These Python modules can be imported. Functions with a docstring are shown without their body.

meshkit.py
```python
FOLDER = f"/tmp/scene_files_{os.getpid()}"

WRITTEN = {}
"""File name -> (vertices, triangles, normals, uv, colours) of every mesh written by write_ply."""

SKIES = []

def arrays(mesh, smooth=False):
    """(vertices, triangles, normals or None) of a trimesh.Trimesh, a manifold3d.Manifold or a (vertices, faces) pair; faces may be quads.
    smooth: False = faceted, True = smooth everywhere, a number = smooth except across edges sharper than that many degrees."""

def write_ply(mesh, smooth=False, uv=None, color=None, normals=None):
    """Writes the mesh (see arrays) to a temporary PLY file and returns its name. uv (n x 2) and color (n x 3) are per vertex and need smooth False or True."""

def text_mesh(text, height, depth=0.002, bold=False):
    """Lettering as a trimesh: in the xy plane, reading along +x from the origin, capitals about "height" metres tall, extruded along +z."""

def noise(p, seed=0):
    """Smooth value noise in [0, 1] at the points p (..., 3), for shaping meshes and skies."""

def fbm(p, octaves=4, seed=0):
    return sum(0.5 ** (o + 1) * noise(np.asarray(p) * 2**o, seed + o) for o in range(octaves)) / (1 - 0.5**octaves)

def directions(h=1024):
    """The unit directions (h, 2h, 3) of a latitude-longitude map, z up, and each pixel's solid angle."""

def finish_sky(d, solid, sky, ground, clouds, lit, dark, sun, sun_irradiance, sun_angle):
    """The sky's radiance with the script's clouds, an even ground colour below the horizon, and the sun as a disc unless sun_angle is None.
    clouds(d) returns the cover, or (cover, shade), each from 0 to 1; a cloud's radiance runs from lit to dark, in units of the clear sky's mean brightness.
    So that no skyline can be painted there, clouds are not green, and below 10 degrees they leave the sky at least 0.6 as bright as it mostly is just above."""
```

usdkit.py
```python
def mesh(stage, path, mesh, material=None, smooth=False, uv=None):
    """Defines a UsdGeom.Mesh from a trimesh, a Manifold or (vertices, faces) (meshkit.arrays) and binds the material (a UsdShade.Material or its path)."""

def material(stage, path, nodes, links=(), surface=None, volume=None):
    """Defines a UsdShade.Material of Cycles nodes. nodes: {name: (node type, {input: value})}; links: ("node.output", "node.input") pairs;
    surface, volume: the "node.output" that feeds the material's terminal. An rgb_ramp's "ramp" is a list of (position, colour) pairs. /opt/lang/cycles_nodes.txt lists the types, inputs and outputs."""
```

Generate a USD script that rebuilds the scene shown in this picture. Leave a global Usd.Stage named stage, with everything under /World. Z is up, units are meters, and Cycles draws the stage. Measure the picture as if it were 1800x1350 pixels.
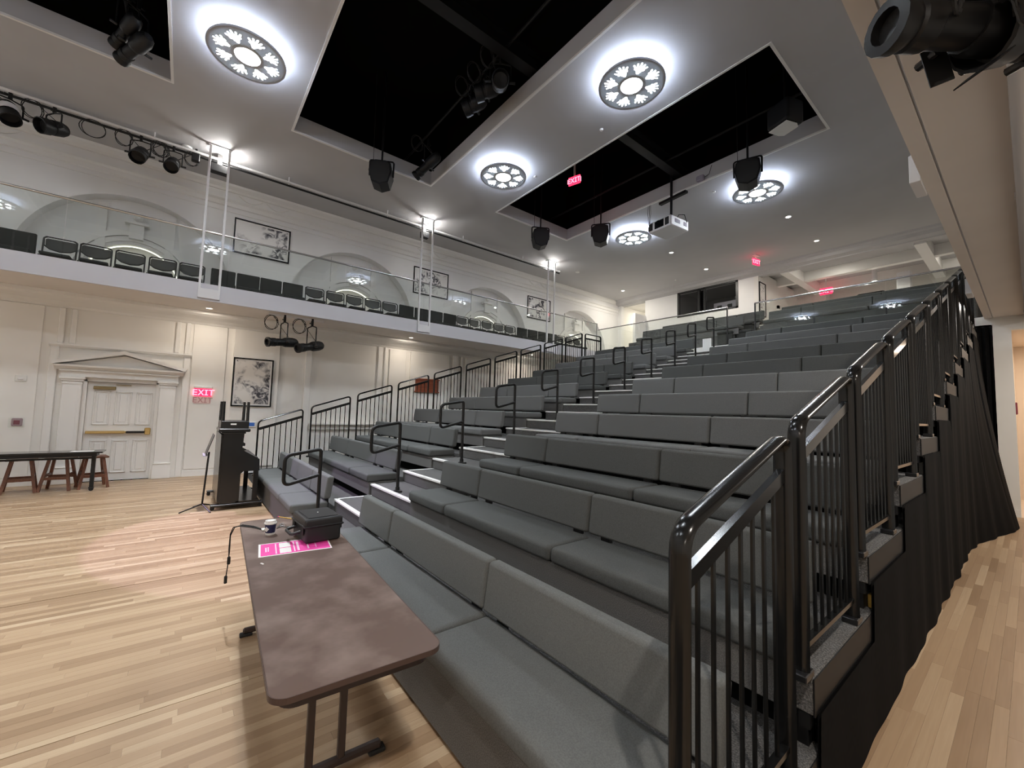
import math, random
import numpy as np, trimesh, usdkit, meshkit
import manifold3d
from shapely.geometry import Polygon, box as sbox, Point, LineString
from shapely.ops import unary_union
from pxr import Usd, UsdGeom, UsdLux, UsdShade, Gf, Sdf, Vt

stage = Usd.Stage.CreateInMemory()
UsdGeom.SetStageUpAxis(stage, 'Z'); UsdGeom.SetStageMetersPerUnit(stage, 1.0)
UsdGeom.Xform.Define(stage, '/World'); UsdGeom.Scope.Define(stage, '/World/Looks')
# ---------------------------------------------------------------- camera, light levels, exposure
YAW, PITCH, ROLL, FPX, CAMH = -9.03145329e-01, 6.82966681e-02, 2.86030567e-02, 721.303, 1.70
fw = np.array([math.sin(YAW)*math.cos(PITCH), math.cos(YAW)*math.cos(PITCH), math.sin(PITCH)])
_r = np.cross(fw, [0, 0, 1.0]); _r /= np.linalg.norm(_r); _u = np.cross(_r, fw)
rt = math.cos(ROLL)*_r + math.sin(ROLL)*_u; up = -math.sin(ROLL)*_r + math.cos(ROLL)*_u
cam = UsdGeom.Camera.Define(stage, '/World/camera')
cam.AddTransformOp().Set(Gf.Matrix4d(*rt, 0, *up, 0, *(-fw), 0, 0, 0, CAMH, 1))
cam.CreateHorizontalApertureAttr(36.0); cam.CreateVerticalApertureAttr(27.0)
cam.CreateFocalLengthAttr(36.0*FPX/1800.0)
cam.CreateClippingRangeAttr(Gf.Vec2f(0.05, 200)); cam.CreateFStopAttr(0.0)
EXPOSURE = 0.42
cam.CreateExposureAttr(EXPOSURE)
CORE, DISC, HALO, DOWN, WARM, LOBBY = 70.0, 80.0, 34.0, 10.0, 2.7, 1.2     # lamp levels
BEAM, CONE = 360.0, 42.0     # focused lamp in the middle of each rosette

rng = np.random.default_rng(7); random.seed(7)
PI = math.pi
# ---------------------------------------------------------------- mesh helpers
class MB:
    def __init__(s): s.v, s.f, s.n = [], [], 0
    def add(s, m):
        if isinstance(m, tuple): v, f = m
        elif hasattr(m, 'to_mesh'):
            q = m.to_mesh(); v, f = q.vert_properties[:, :3], q.tri_verts
        else: v, f = m.vertices, m.faces
        v = np.asarray(v, float); f = np.asarray(f, int)
        s.v.append(v); s.f.append(f + s.n); s.n += len(v); return s
    def box(s, x0, x1, y0, y1, z0, z1, c=0.0):
        if c <= 0:
            m = trimesh.creation.box([x1-x0, y1-y0, z1-z0]); m.apply_translation([(x0+x1)/2, (y0+y1)/2, (z0+z1)/2]); return s.add(m)
        return s.add(cbox(x0, x1, y0, y1, z0, z1, c))
    def tube(s, pts, r, n=8): return s.add(tube(pts, r, n))
    def bar(s, p0, p1, w, h, upv=(0, 0, 1)): return s.add(bar(p0, p1, w, h, upv))
    def lathe(s, prof, n=24, M=None):
        v, f = lathe(prof, n)
        if M is not None: v = v @ M[:3, :3].T + M[:3, 3]
        return s.add((v, f))
    def prism(s, poly, h, M=None):
        for g in getattr(poly, 'geoms', [poly]):
            m = trimesh.creation.extrude_polygon(g, h, engine='earcut')
            if M is not None: m.apply_transform(M)
            s.add(m)
        return s
    def xf(s, M):
        M = np.asarray(M, float); s.v = [v @ M[:3, :3].T + M[:3, 3] for v in s.v]; return s
    def get(s): return np.vstack(s.v), np.vstack(s.f)

def cbox(x0, x1, y0, y1, z0, z1, c):
    c = min(c, (x1-x0)*.49, (y1-y0)*.49, (z1-z0)*.49); p = []
    for x, dx in ((x0, c), (x1, -c)):
        for y, dy in ((y0, c), (y1, -c)):
            for z, dz in ((z0, c), (z1, -c)):
                p += [(x, y+dy, z+dz), (x+dx, y, z+dz), (x+dx, y+dy, z)]
    return manifold3d.Manifold.hull_points(np.array(p, np.float32))
_sph = trimesh.creation.uv_sphere(1.0, count=[7, 12]).vertices
def rbox(x0, x1, y0, y1, z0, z1, r, sh=None):
    """rounded box; sh(points) may skew it"""
    p = [np.array([x, y, z]) + r*_sph for x in (x0+r, x1-r) for y in (y0+r, y1-r) for z in (z0+r, z1-r)]
    p = np.vstack(p)
    if sh: p = sh(p)
    return manifold3d.Manifold.hull_points(p.astype(np.float32))
def frame_of(t, prev=None):
    a = prev if prev is not None else (np.array([0, 0, 1.0]) if abs(t[2]) < .9 else np.array([1.0, 0, 0]))
    u = a - t*(a @ t); u /= np.linalg.norm(u)+1e-12
    return u, np.cross(t, u)
def tube(pts, r, n=8):
    p = np.asarray(pts, float); k = len(p); rr = np.broadcast_to(r, (k,))
    t = np.zeros_like(p); t[1:-1] = p[2:]-p[:-2]; t[0] = p[1]-p[0]; t[-1] = p[-1]-p[-2]
    for i in range(1, k-1):
        a = p[i]-p[i-1]; b = p[i+1]-p[i]; a /= np.linalg.norm(a)+1e-12; b /= np.linalg.norm(b)+1e-12; t[i] = a+b
    t /= np.linalg.norm(t, axis=1, keepdims=True)+1e-12
    ang = np.arange(n)*2*PI/n; V = []; u = None
    for i in range(k):
        u, w = frame_of(t[i], u); V.append(p[i] + rr[i]*(np.cos(ang)[:, None]*u + np.sin(ang)[:, None]*w))
    V = np.vstack(V + [p[:1], p[-1:]]); F = []
    for i in range(k-1):
        for j in range(n):
            a, b = i*n+j, i*n+(j+1) % n; F += [(a, b, b+n), (a, b+n, a+n)]
    c0, c1 = k*n, k*n+1
    for j in range(n): F += [(c0, (j+1) % n, j), (c1, (k-1)*n+j, (k-1)*n+(j+1) % n)]
    return V, np.array(F)
def bar(p0, p1, w, h, upv=(0, 0, 1)):
    p0, p1 = np.array(p0, float), np.array(p1, float); t = p1-p0; L = np.linalg.norm(t); t /= L
    u = np.array(upv, float); u -= t*(u @ t); u /= np.linalg.norm(u); s = np.cross(t, u)
    m = trimesh.creation.box([L, w, h]); M = np.eye(4); M[:3, 0], M[:3, 1], M[:3, 2], M[:3, 3] = t, s, u, (p0+p1)/2
    M[:3, 1] = -s; m.apply_transform(M); return m
def lathe(prof, n=24):
    prof = np.asarray(prof, float); k = len(prof); ang = np.arange(n)*2*PI/n
    V = np.stack([prof[:, None, 0]*np.cos(ang), prof[:, None, 0]*np.sin(ang), np.repeat(prof[:, 1:2], n, 1)], -1).reshape(-1, 3); F = []
    for i in range(k-1):
        for j in range(n):
            a, b = i*n+j, i*n+(j+1) % n; F += [(a, b, b+n), (a, b+n, a+n)]
    return V, np.array(F)
def fillet(pts, r, seg=4):
    """rounds the inner corners of a polyline"""
    p = [np.array(q, float) for q in pts]; out = [p[0]]
    for i in range(1, len(p)-1):
        a = p[i-1]-p[i]; b = p[i+1]-p[i]; la, lb = np.linalg.norm(a), np.linalg.norm(b); d = min(r, la*.45, lb*.45)
        A, B = p[i]+a/la*d, p[i]+b/lb*d
        for k in range(seg+1):
            t = k/seg; out.append((1-t)**2*A + 2*t*(1-t)*p[i] + t*t*B)
    out.append(p[-1]); return out
def axes(o, x, y):
    """4x4 whose first two axes are x and y"""
    x = np.array(x, float); x /= np.linalg.norm(x); y = np.array(y, float); y -= x*(x@y); y /= np.linalg.norm(y)
    M = np.eye(4); M[:3, 0], M[:3, 1], M[:3, 2], M[:3, 3] = x, y, np.cross(x, y), o; return M
def lookm(o, d):
    """4x4 whose z axis is d"""
    d = np.array(d, float); d /= np.linalg.norm(d); u, w = frame_of(d)
    M = np.eye(4); M[:3, 0], M[:3, 1], M[:3, 2], M[:3, 3] = u, w, d, o; return M
YZ = lambda x: axes((x, 0, 0), (0, 1, 0), (0, 0, 1))        # polygon in (Y, Z), extruded towards +x from x
XZ = lambda y: axes((0, y, 0), (1, 0, 0), (0, 0, 1))        # polygon in (X, Z), extruded towards -y from y

# ---------------------------------------------------------------- scene helpers
used = {}
def numbered(parent, name):
    k = used.get((parent, name), 0); used[(parent, name)] = k+1
    return name if k == 0 else f'{name}_{k:03d}'
class T:
    def __init__(s, name, label=None, cat=None, loc=(0, 0, 0), rotz=0.0, group=None, kind=None):
        s.base = name; s.path = '/World/' + numbered('/World', name); s.loc = np.array(loc, float); s.rot = rotz
        x = UsdGeom.Xform.Define(stage, s.path); x.AddTranslateOp().Set(Gf.Vec3d(*map(float, loc))); x.AddRotateZOp().Set(float(rotz)); s.prim = x.GetPrim()
        tag(s.prim, label, cat, group, kind)
    def add(s, name, mb, m, world=False, smooth=False, label=None, kind=None, parent=None):
        """a part (parent: the prim of a part, for a sub-part); world: the mesh is in room coordinates"""
        v, f = mb.get() if isinstance(mb, MB) else MB().add(mb).get()
        if world: v = v - s.loc
        p = parent.GetPath().pathString if parent else s.path
        q = usdkit.mesh(stage, p + '/' + numbered(p, name), (v, f), M[m] if isinstance(m, str) else m, smooth=smooth).GetPrim()
        if label: q.SetCustomDataByKey('label', label)
        if kind: q.SetCustomDataByKey('kind', kind)
        return q
    def light(s, kind, at, color, intensity, **k):
        L = getattr(UsdLux, kind).Define(stage, s.path + '/' + numbered(s.path, 'lamp')); L.CreateColorAttr(Gf.Vec3f(*color)); L.CreateIntensityAttr(intensity)
        if kind != 'SphereLight' or True: L.CreateNormalizeAttr(True)
        for a, b in k.items():
            getattr(L, f'Create{a[0].upper()+a[1:]}Attr')(b)
        x = UsdGeom.Xformable(L); x.AddTranslateOp().Set(Gf.Vec3d(*map(float, np.array(at)-s.loc))); return L
def tag(p, label, cat, group=None, kind=None):
    for a, b in (('label', label), ('category', cat), ('group', group), ('kind', kind)):
        if b: p.SetCustomDataByKey(a, b)
def copy(src, loc, label, rotz=None, group=None):
    name = src.base
    c = UsdGeom.Xform.Define(stage, '/World/' + numbered('/World', name)); p = c.GetPrim()
    p.GetReferences().AddInternalReference(src.path); p.SetInstanceable(True)
    p.GetAttribute('xformOp:translate').Set(Gf.Vec3d(*map(float, loc)))
    p.GetAttribute('xformOp:rotateZ').Set(float(src.rot if rotz is None else rotz))
    p.SetCustomDataByKey('label', label)
    if group: p.SetCustomDataByKey('group', group)
    return p
def struct(name, mb, m, label=None, smooth=False):
    if name == 'trim': used['trim'] = used.get('trim', 0)+1; name = f"trim_{used['trim']}"
    v, f = mb.get(); q = usdkit.mesh(stage, '/World/' + numbered('/World', name), (v, f), M[m], smooth=smooth).GetPrim()
    tag(q, label, None, None, 'structure'); return q
def single(name, mb, m, label, cat, smooth=False, group=None):
    v, f = mb.get(); q = usdkit.mesh(stage, '/World/' + numbered('/World', name), (v, f), M[m], smooth=smooth).GetPrim(); tag(q, label, cat, group); return q
ORD = ['first', 'second', 'third', 'fourth', 'fifth', 'sixth', 'seventh', 'eighth', 'ninth', 'tenth', 'eleventh', 'twelfth', 'thirteenth']

# ---------------------------------------------------------------- materials
M = {}
def mat(name, col, rough=.6, metal=0.0, col2=None, nscale=8.0, detail=3, stretch=(1, 1, 1), lo=.35, hi=.65, bump=0.0, bscale=None, bdist=.002, spec=.5, coat=0.0, obj=True, emit=None, es=0.0):
    n = {'p': ('principled_bsdf', {'base_color': col, 'roughness': rough, 'metallic': metal, 'specular_ior_level': spec, 'coat_weight': coat})}; l = []
    if emit is not None: n['p'][1].update({'emission_color': emit, 'emission_strength': es})
    if col2 is not None or bump:
        n['tc'] = ('texture_coordinate', {}) if obj else ('geometry', {}); n['mp'] = ('mapping', {'scale': stretch})
        l.append(('tc.object' if obj else 'tc.position', 'mp.vector'))
    if col2 is not None:
        n['n'] = ('noise_texture', {'scale': nscale, 'detail': detail}); n['r'] = ('rgb_ramp', {'ramp': [(0, col), (lo, col), (hi, col2), (1, col2)]})
        l += [('mp.vector', 'n.vector'), ('n.fac', 'r.fac'), ('r.color', 'p.base_color')]
    if bump:
        n['bn'] = ('noise_texture', {'scale': bscale or nscale*4, 'detail': 2}); n['b'] = ('bump', {'strength': bump, 'distance': bdist})
        l += [('mp.vector', 'bn.vector'), ('bn.fac', 'b.height'), ('b.normal', 'p.normal')]
    M[name] = usdkit.material(stage, '/World/Looks/' + name, n, l, surface='p.BSDF'); return M[name]
def emis(name, col, s):
    M[name] = usdkit.material(stage, '/World/Looks/' + name, {'e': ('emission', {'color': col, 'strength': s})}, [], surface='e.emission')
mat('ceiling_paint', (.50, .49, .495), .75, col2=(.525, .515, .52), nscale=1.2, bump=.12, bscale=90, bdist=.001)
mat('wall_paint', (.85, .83, .79), .7, col2=(.875, .855, .82), nscale=1.6, bump=.1, bscale=120, bdist=.001)
mat('trim_paint', (.86, .845, .82), .45)
mat('upper_wall_paint', (.84, .83, .82), .65, col2=(.865, .855, .845), nscale=2)
mat('soffit_paint', (.76, .71, .665), .75, col2=(.79, .74, .695), nscale=1.5)
mat('fascia_paint', (.62, .61, .65), .5)
mat('white_metal', (.78, .77, .78), .4)
mat('black_void', (.004, .004, .004), .9, spec=.1)
mat('black_steel', (.012, .012, .013), .28, spec=.5)
mat('gloss_black', (.006, .006, .006), .18, spec=.42)
mat('matte_black', (.005, .005, .0055), .5, spec=.4)
mat('rubber', (.02, .02, .02), .8)
mat('steel', (.62, .61, .60), .28, metal=1)
mat('brass', (.62, .46, .2), .35, metal=1)
mat('old_brass', (.30, .23, .12), .5, metal=.8)
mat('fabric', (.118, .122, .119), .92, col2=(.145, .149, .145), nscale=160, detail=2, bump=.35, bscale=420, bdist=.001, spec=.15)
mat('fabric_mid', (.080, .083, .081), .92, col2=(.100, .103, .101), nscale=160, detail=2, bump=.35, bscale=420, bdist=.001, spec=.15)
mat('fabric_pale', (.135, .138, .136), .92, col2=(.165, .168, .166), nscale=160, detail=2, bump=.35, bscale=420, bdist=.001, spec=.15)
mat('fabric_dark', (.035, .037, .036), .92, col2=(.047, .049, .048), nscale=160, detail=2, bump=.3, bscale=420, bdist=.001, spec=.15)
mat('carpet', (.075, .074, .073), .95, col2=(.19, .185, .18), nscale=130, detail=4, lo=.42, hi=.7, bump=.7, bscale=260, bdist=.003, spec=.05)
mat('panel_carpet', (.11, .107, .104), .95, col2=(.19, .186, .18), nscale=190, detail=4, lo=.40, hi=.66, bump=.6, bscale=200, bdist=.003, spec=.05)
mat('nosing', (.78, .77, .75), .4)
mat('drape', (.0045, .0045, .005), .9, col2=(.007, .007, .0075), nscale=30, spec=.08)
mat('table_laminate', (.118, .072, .056), .45, col2=(.27, .205, .175), nscale=5, detail=12, lo=.46, hi=.85, bump=.08, bscale=260, bdist=.0006, spec=.45)
mat('table_edge', (.075, .045, .036), .5)
mat('brown_steel', (.045, .030, .026), .45)
mat('piano_black', (.010, .010, .010), .22, spec=.5)
mat('white_plastic', (.82, .82, .80), .4)
mat('paper', (.86, .84, .82), .7)
mat('pink_print', (.83, .055, .36), .6)
mat('pink_pale', (.93, .62, .78), .6)
mat('navy_paper', (.018, .022, .085), .5)
mat('case_plastic', (.016, .016, .018), .42, bump=.2, bscale=300, bdist=.0006)
mat('pencil_yellow', (.85, .55, .12), .4)
mat('stool_wood', (.13, .048, .028), .4, col2=(.20, .08, .045), nscale=6, stretch=(14, 14, 1.5))
mat('plaque_wood', (.22, .055, .025), .4, col2=(.30, .085, .04), nscale=4, stretch=(8, 1, 8))
mat('glass_dark', (.012, .013, .015), .08, spec=.5)
mat('room_dark', (.10, .095, .105), .8)
mat('equipment', (.33, .30, .36), .6)
mat('window_frame', (.012, .012, .012), .4)
mat('blue_print', (.05, .17, .62), .5)
mat('mauve_plastic', (.36, .25, .29), .5)
mat('dim_red', (.18, .02, .05), .5)
mat('disc_metal', (.46, .47, .50), .5)
M['disc_plate'] = usdkit.material(stage, '/World/Looks/disc_plate', {'p': ('principled_bsdf', {'base_color': (.42, .43, .46), 'roughness': .5}), 't': ('translucent_bsdf', {'color': (.048, .052, .056)}), 'a': ('add_closure', {})}, [('p.BSDF', 'a.closure1'), ('t.BSDF', 'a.closure2')], surface='a.closure')
mat('projector_white', (.80, .79, .80), .45)
mat('warm_wall', (.82, .70, .58), .7)
mat('mesh_cloth', (.03, .032, .031), .7)
emis('core_glow', (.93, .97, 1.0), CORE)
emis('disc_glow', (.86, .94, 1.0), DISC)
emis('halo_glow', (.62, .74, 1.0), HALO)
emis('down_glow', (1.0, .93, .80), 60.0)
emis('warm_glow', (1.0, .78, .55), 14.0)
emis('niche_glow', (1.0, .98, .80), 1.6)
emis('exit_red', (1.0, .02, .06), 2.6)
emis('exit_letter', (1.0, .16, .22), 3.2)
emis('lamp_bulb', (1.0, .98, .94), 330)
mat('exit_plate', (.80, .62, .60), .4)
mat('exit_dim', (.55, .30, .30), .5)

# oak strips: tone is a per-board primvar
M['oak'] = usdkit.material(stage, '/World/Looks/oak', {
    'a': ('attribute', {'attribute': 'tone'}), 'g': ('geometry', {}), 'mp': ('mapping', {'scale': (60, 2.2, 1)}), 'off': ('vector_math', {'math_type': 'add'}),
    'cx': ('combine_xyz', {}), 'm': ('math', {'math_type': 'multiply', 'value2': 37.0}), 'n': ('noise_texture', {'scale': 1.0, 'detail': 4}),
    'r': ('rgb_ramp', {'ramp': [(0, (.29, .185, .105)), (.35, (.375, .25, .15)), (.7, (.45, .315, .195)), (1, (.57, .43, .285))]}),
    'mx': ('math', {'math_type': 'multiply_add', 'value2': .34, 'value3': -.17}), 'ad': ('math', {'math_type': 'add', 'use_clamp': True}),
    'p': ('principled_bsdf', {'roughness': .36, 'specular_ior_level': .45})},
    [('a.fac', 'm.value1'), ('m.value', 'cx.x'), ('m.value', 'cx.y'), ('g.position', 'mp.vector'), ('mp.vector', 'off.vector1'), ('cx.vector', 'off.vector2'), ('off.vector', 'n.vector'),
     ('n.fac', 'mx.value1'), ('a.fac', 'ad.value1'), ('mx.value', 'ad.value2'), ('ad.value', 'r.fac'), ('r.color', 'p.base_color')], surface='p.BSDF')
# clear glass that lets light through
M['glass'] = usdkit.material(stage, '/World/Looks/glass', {'t': ('transparent_bsdf', {'color': (.955, .975, .965)}), 'g': ('glossy_bsdf', {'color': (1, 1, 1), 'roughness': 0.0}),
    'f': ('fresnel', {'IOR': 1.5}), 'ge': ('geometry', {}), 'io': ('math', {'math_type': 'multiply_add', 'value2': -.8333, 'value3': 1.5}), 'x': ('mix_closure', {})}, [('ge.backfacing', 'io.value1'), ('io.value', 'f.IOR'), ('f.fac', 'x.fac'), ('t.BSDF', 'x.closure1'), ('g.BSDF', 'x.closure2')], surface='x.closure')
# see-through chair mesh
M['chair_mesh'] = usdkit.material(stage, '/World/Looks/chair_mesh', {'t': ('transparent_bsdf', {'color': (1, 1, 1)}), 'g': ('principled_bsdf', {'base_color': (.03, .032, .031), 'roughness': .5}),
    'x': ('mix_closure', {'fac': .72})}, [('t.BSDF', 'x.closure1'), ('g.BSDF', 'x.closure2')], surface='x.closure')
def ink(name, off, sc, dist, lo=.40, hi=.60, tint=(.80, .78, .76), tint2=None):
    """brush-and-wash abstraction: distorted noise cut into ink tones"""
    n = {'g': ('geometry', {}), 'mp': ('mapping', {'location': off}), 'n': ('noise_texture', {'scale': sc, 'detail': 5, 'distortion': dist}), 'w': ('noise_texture', {'scale': sc*.45, 'detail': 2, 'distortion': .6}),
         'r': ('rgb_ramp', {'ramp': [(0, (.02, .02, .025)), (lo, (.05, .05, .06)), ((lo+hi)/2, (.30, .29, .30)), (hi, tint), (1, (.86, .85, .83))]}),
         'rw': ('rgb_ramp', {'ramp': [(0, (0, 0, 0)), (.42, (0, 0, 0)), (.56, (1, 1, 1)), (1, (1, 1, 1))]}),
         'mx': ('mix', {'color2': tint2 or tint}), 'p': ('principled_bsdf', {'roughness': .6})}
    M[name] = usdkit.material(stage, '/World/Looks/' + name, n, [('g.position', 'mp.vector'), ('mp.vector', 'n.vector'), ('mp.vector', 'w.vector'), ('n.fac', 'r.fac'), ('w.fac', 'rw.fac'), ('rw.color', 'mx.fac'),
        ('r.color', 'mx.color1'), ('mx.color', 'p.base_color')], surface='p.BSDF')
ink('ink_floral', (3.1, 1.7, .4), 4.2, 2.6, .42, .58, (.66, .64, .61), (.74, .71, .67))
ink('ink_tree', (7.3, 2.2, 1.9), 4.0, 2.2, .40, .55)
ink('ink_swirl', (1.1, 5.2, 8.4), 5.0, 3.0, .41, .57)
ink('ink_blocks', (2.0, 3.6, 2.2), 6.5, .6, .46, .53)
ink('ink_lines', (4.4, 8.8, 5.5), 7.0, 2.4, .40, .50)

# ================================================================ the setting
CZ = 7.13                    # ceiling
WX = -12.2                   # left wall
FX = -10.5                   # balcony front
SZ = 3.83                    # underside of the balcony
BF = 3.87                    # balcony floor
OPEN = [(-3.70, -.56), (1.30, 4.29), (6.29, 9.0)]     # ceiling openings in Y
OX0, OX1 = -8.85, -2.17
YN = lambda n: 1.134 + .955*(n-1)
RISE = .315

# ceiling with three openings
cp = sbox(WX-.4, -6.8, 2.4, 16.0)
for a, b in OPEN: cp = cp.difference(sbox(OX0, a, OX1, b))
struct('ceiling', MB().prism(cp, .12, axes((0, 0, CZ), (1, 0, 0), (0, 1, 0))), 'ceiling_paint')
for a, b in OPEN:
    lip, h = MB(), .34
    lip.box(OX0-.06, OX0, a-.06, b+.06, CZ+.12, CZ+h).box(OX1, OX1+.06, a-.06, b+.06, CZ+.12, CZ+h).box(OX0, OX1, a-.06, a, CZ+.12, CZ+h).box(OX0, OX1, b, b+.06, CZ+.12, CZ+h)
    struct('ceiling_well', lip, 'ceiling_paint')
    tr, w = MB(), .035
    tr.box(OX0-w, OX0+.004, a-w, b+w, CZ-.012, CZ+.02).box(OX1-.004, OX1+w, a-w, b+w, CZ-.012, CZ+.02).box(OX0, OX1, a-w, a+.004, CZ-.012, CZ+.02).box(OX0, OX1, b-.004, b+w, CZ-.012, CZ+.02)
    struct('trim', tr, 'trim_paint')
    v = MB(); z0, z1 = CZ+h, CZ+1.9
    v.box(OX0-.5, OX0-.4, a-.5, b+.5, z0, z1).box(OX1+.4, OX1+.5, a-.5, b+.5, z0, z1).box(OX0-.5, OX1+.5, a-.5, a-.4, z0, z1).box(OX0-.5, OX1+.5, b+.4, b+.5, z0, z1).box(OX0-.5, OX1+.5, a-.5, b+.5, z1, z1+.1)
    v.box(OX0-.5, OX0-.06, a-.5, b+.5, z0, z0+.03).box(OX1+.06, OX1+.5, a-.5, b+.5, z0, z0+.03).box(OX0, OX1, a-.5, a-.06, z0, z0+.03).box(OX0, OX1, b+.06, b+.5, z0, z0+.03)
    struct('ceiling_void', v, 'black_void')
    bm = MB()
    for x in (-5.15,): bm.box(x-.1, x+.1, a-.45, b+.45, CZ+.42, CZ+.46).box(x-.1, x+.1, a-.45, b+.45, CZ+.68, CZ+.72).box(x-.012, x+.012, a-.45, b+.45, CZ+.46, CZ+.68)
    struct('ceiling_beam', bm, 'matte_black')
    rl = MB(); rl.tube([(OX0-.4, b-.55, CZ+.55), (OX1+.4, b-.55, CZ+.55)], .024)
    struct('lighting_bar', rl, 'matte_black')

# floor: oak strips along the room
def plank_mesh(x0, x1, y0, y1): return cbox(x0+.0002, x1-.0002, y0+.0002, y1-.0002, -.018, 0.0, .0007)
def in_view(x, y):
    c = np.array([rt, -up, fw]) @ np.array([x, y, -CAMH])
    if c[2] < .2: return None
    u, v = 900+FPX*c[0]/c[2], 675+FPX*c[1]/c[2]
    return (u, v, c[2]) if -250 < u < 2050 and v < 1600 else None
SW = .0605
boards = []
def boards_in(x0, x1, y0, y1, seed):
    g = np.random.default_rng(seed); i = 0; x = x0
    while x < x1-1e-6:
        xe = min(x+SW, x1); y = y0 - g.uniform(0, .7)
        while y < y1:
            L = g.choice([.45, .6, .8, 1.0, 1.25, 1.5]); a, b = max(y, y0), min(y+L, y1)
            if b-a > .03:
                vs = [q for q in (in_view((x+xe)/2, a+(b-a)*k/4) for k in range(5)) if q]
                boards.append((x, xe, a, b, g.beta(1.5, 1.7), max([(b-a)*SW/q[2]**3 if -20 < q[0] < 1820 and q[1] < 1370 else 0 for q in vs] or [0]), bool(vs)))
            y += L
        x = xe
boards_in(WX, -5.243, -2.95, 1.22, 1); boards_in(-5.234, -3.073, -2.6, 1.22, 5); boards_in(-3.068, -.62, -1.2, 1.22, 2); boards_in(-.75, 1.6, 1.0, 12.4, 3)
boards = [b for b in boards if b[6]]
boards.sort(key=lambda b: -b[5])
FL = T('floor', None, None, (0, 0, 0), kind='structure')
FL.add('subfloor', MB().box(WX, 2.4, -6.8, 20.6, -.12, -.019), 'rubber')
def tone_var(prim, arr):
    UsdGeom.PrimvarsAPI(prim).CreatePrimvar('tone', Sdf.ValueTypeNames.FloatArray, 'vertex').Set(Vt.FloatArray.FromNumpy(np.asarray(arr, np.float32)))
for b in boards[:290]:
    m = MB().add(plank_mesh(*b[:4])); q = FL.add('plank', m, 'oak'); tone_var(q, np.full(m.n, b[4]))
rest, tn = MB(), []
for b in boards[290:]:
    n0 = rest.n; rest.add(plank_mesh(*b[:4])); tn.append(np.full(rest.n-n0, b[4]))
q = FL.add('planks', rest, 'oak', kind='stuff', label='the smaller far oak strips of the floor'); tone_var(q, np.concatenate(tn))
outer = MB()   # boards the camera cannot see, one plain sheet level with the strips
outer.box(WX, 2.4, -6.8, -2.95, -.019, -.002).box(-5.234, -3.073, -2.95, -2.6, -.019, -.002).box(-3.068, 2.4, -2.95, -1.2, -.019, -.002).box(-.62, 2.4, -1.2, 1.0, -.019, -.002)
q = FL.add('floor_sheet', outer, 'oak'); tone_var(q, np.full(outer.n, .55))

# ---- left wall: lower
lw = sbox(-6.8, 0, 16.0, 3.85).difference(sbox(-1.66, -.01, -.56, 2.09))
struct('wall_left', MB().prism(lw, .3, YZ(WX-.3)), 'wall_paint')
RC = [-5.95, -1.14, 3.68, 8.5, 13.3]
def arch(c, r, z0, n=32): return Polygon([(c-r, z0)] + [(c-r*math.cos(PI*k/n), 4.44+r*math.sin(PI*k/n)) for k in range(n+1)] + [(c+r, z0)])
uw = sbox(-6.8, 3.85, 16.0, CZ+.1)
for c in RC: uw = uw.difference(arch(c, 1.78, BF))
struct('wall_left_upper', MB().prism(uw, .3, YZ(WX-.3)), 'upper_wall_paint')
bk = sbox(-6.8, 3.85, 16.0, CZ)
for c in RC: bk = bk.difference(arch(c, .80, BF))
struct('wall_left_recess', MB().prism(bk, .22, YZ(WX-.52)).box(WX-.66, WX-.62, -6.8, 16, 3.8, 7.2), 'upper_wall_paint')
k = 0
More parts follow.
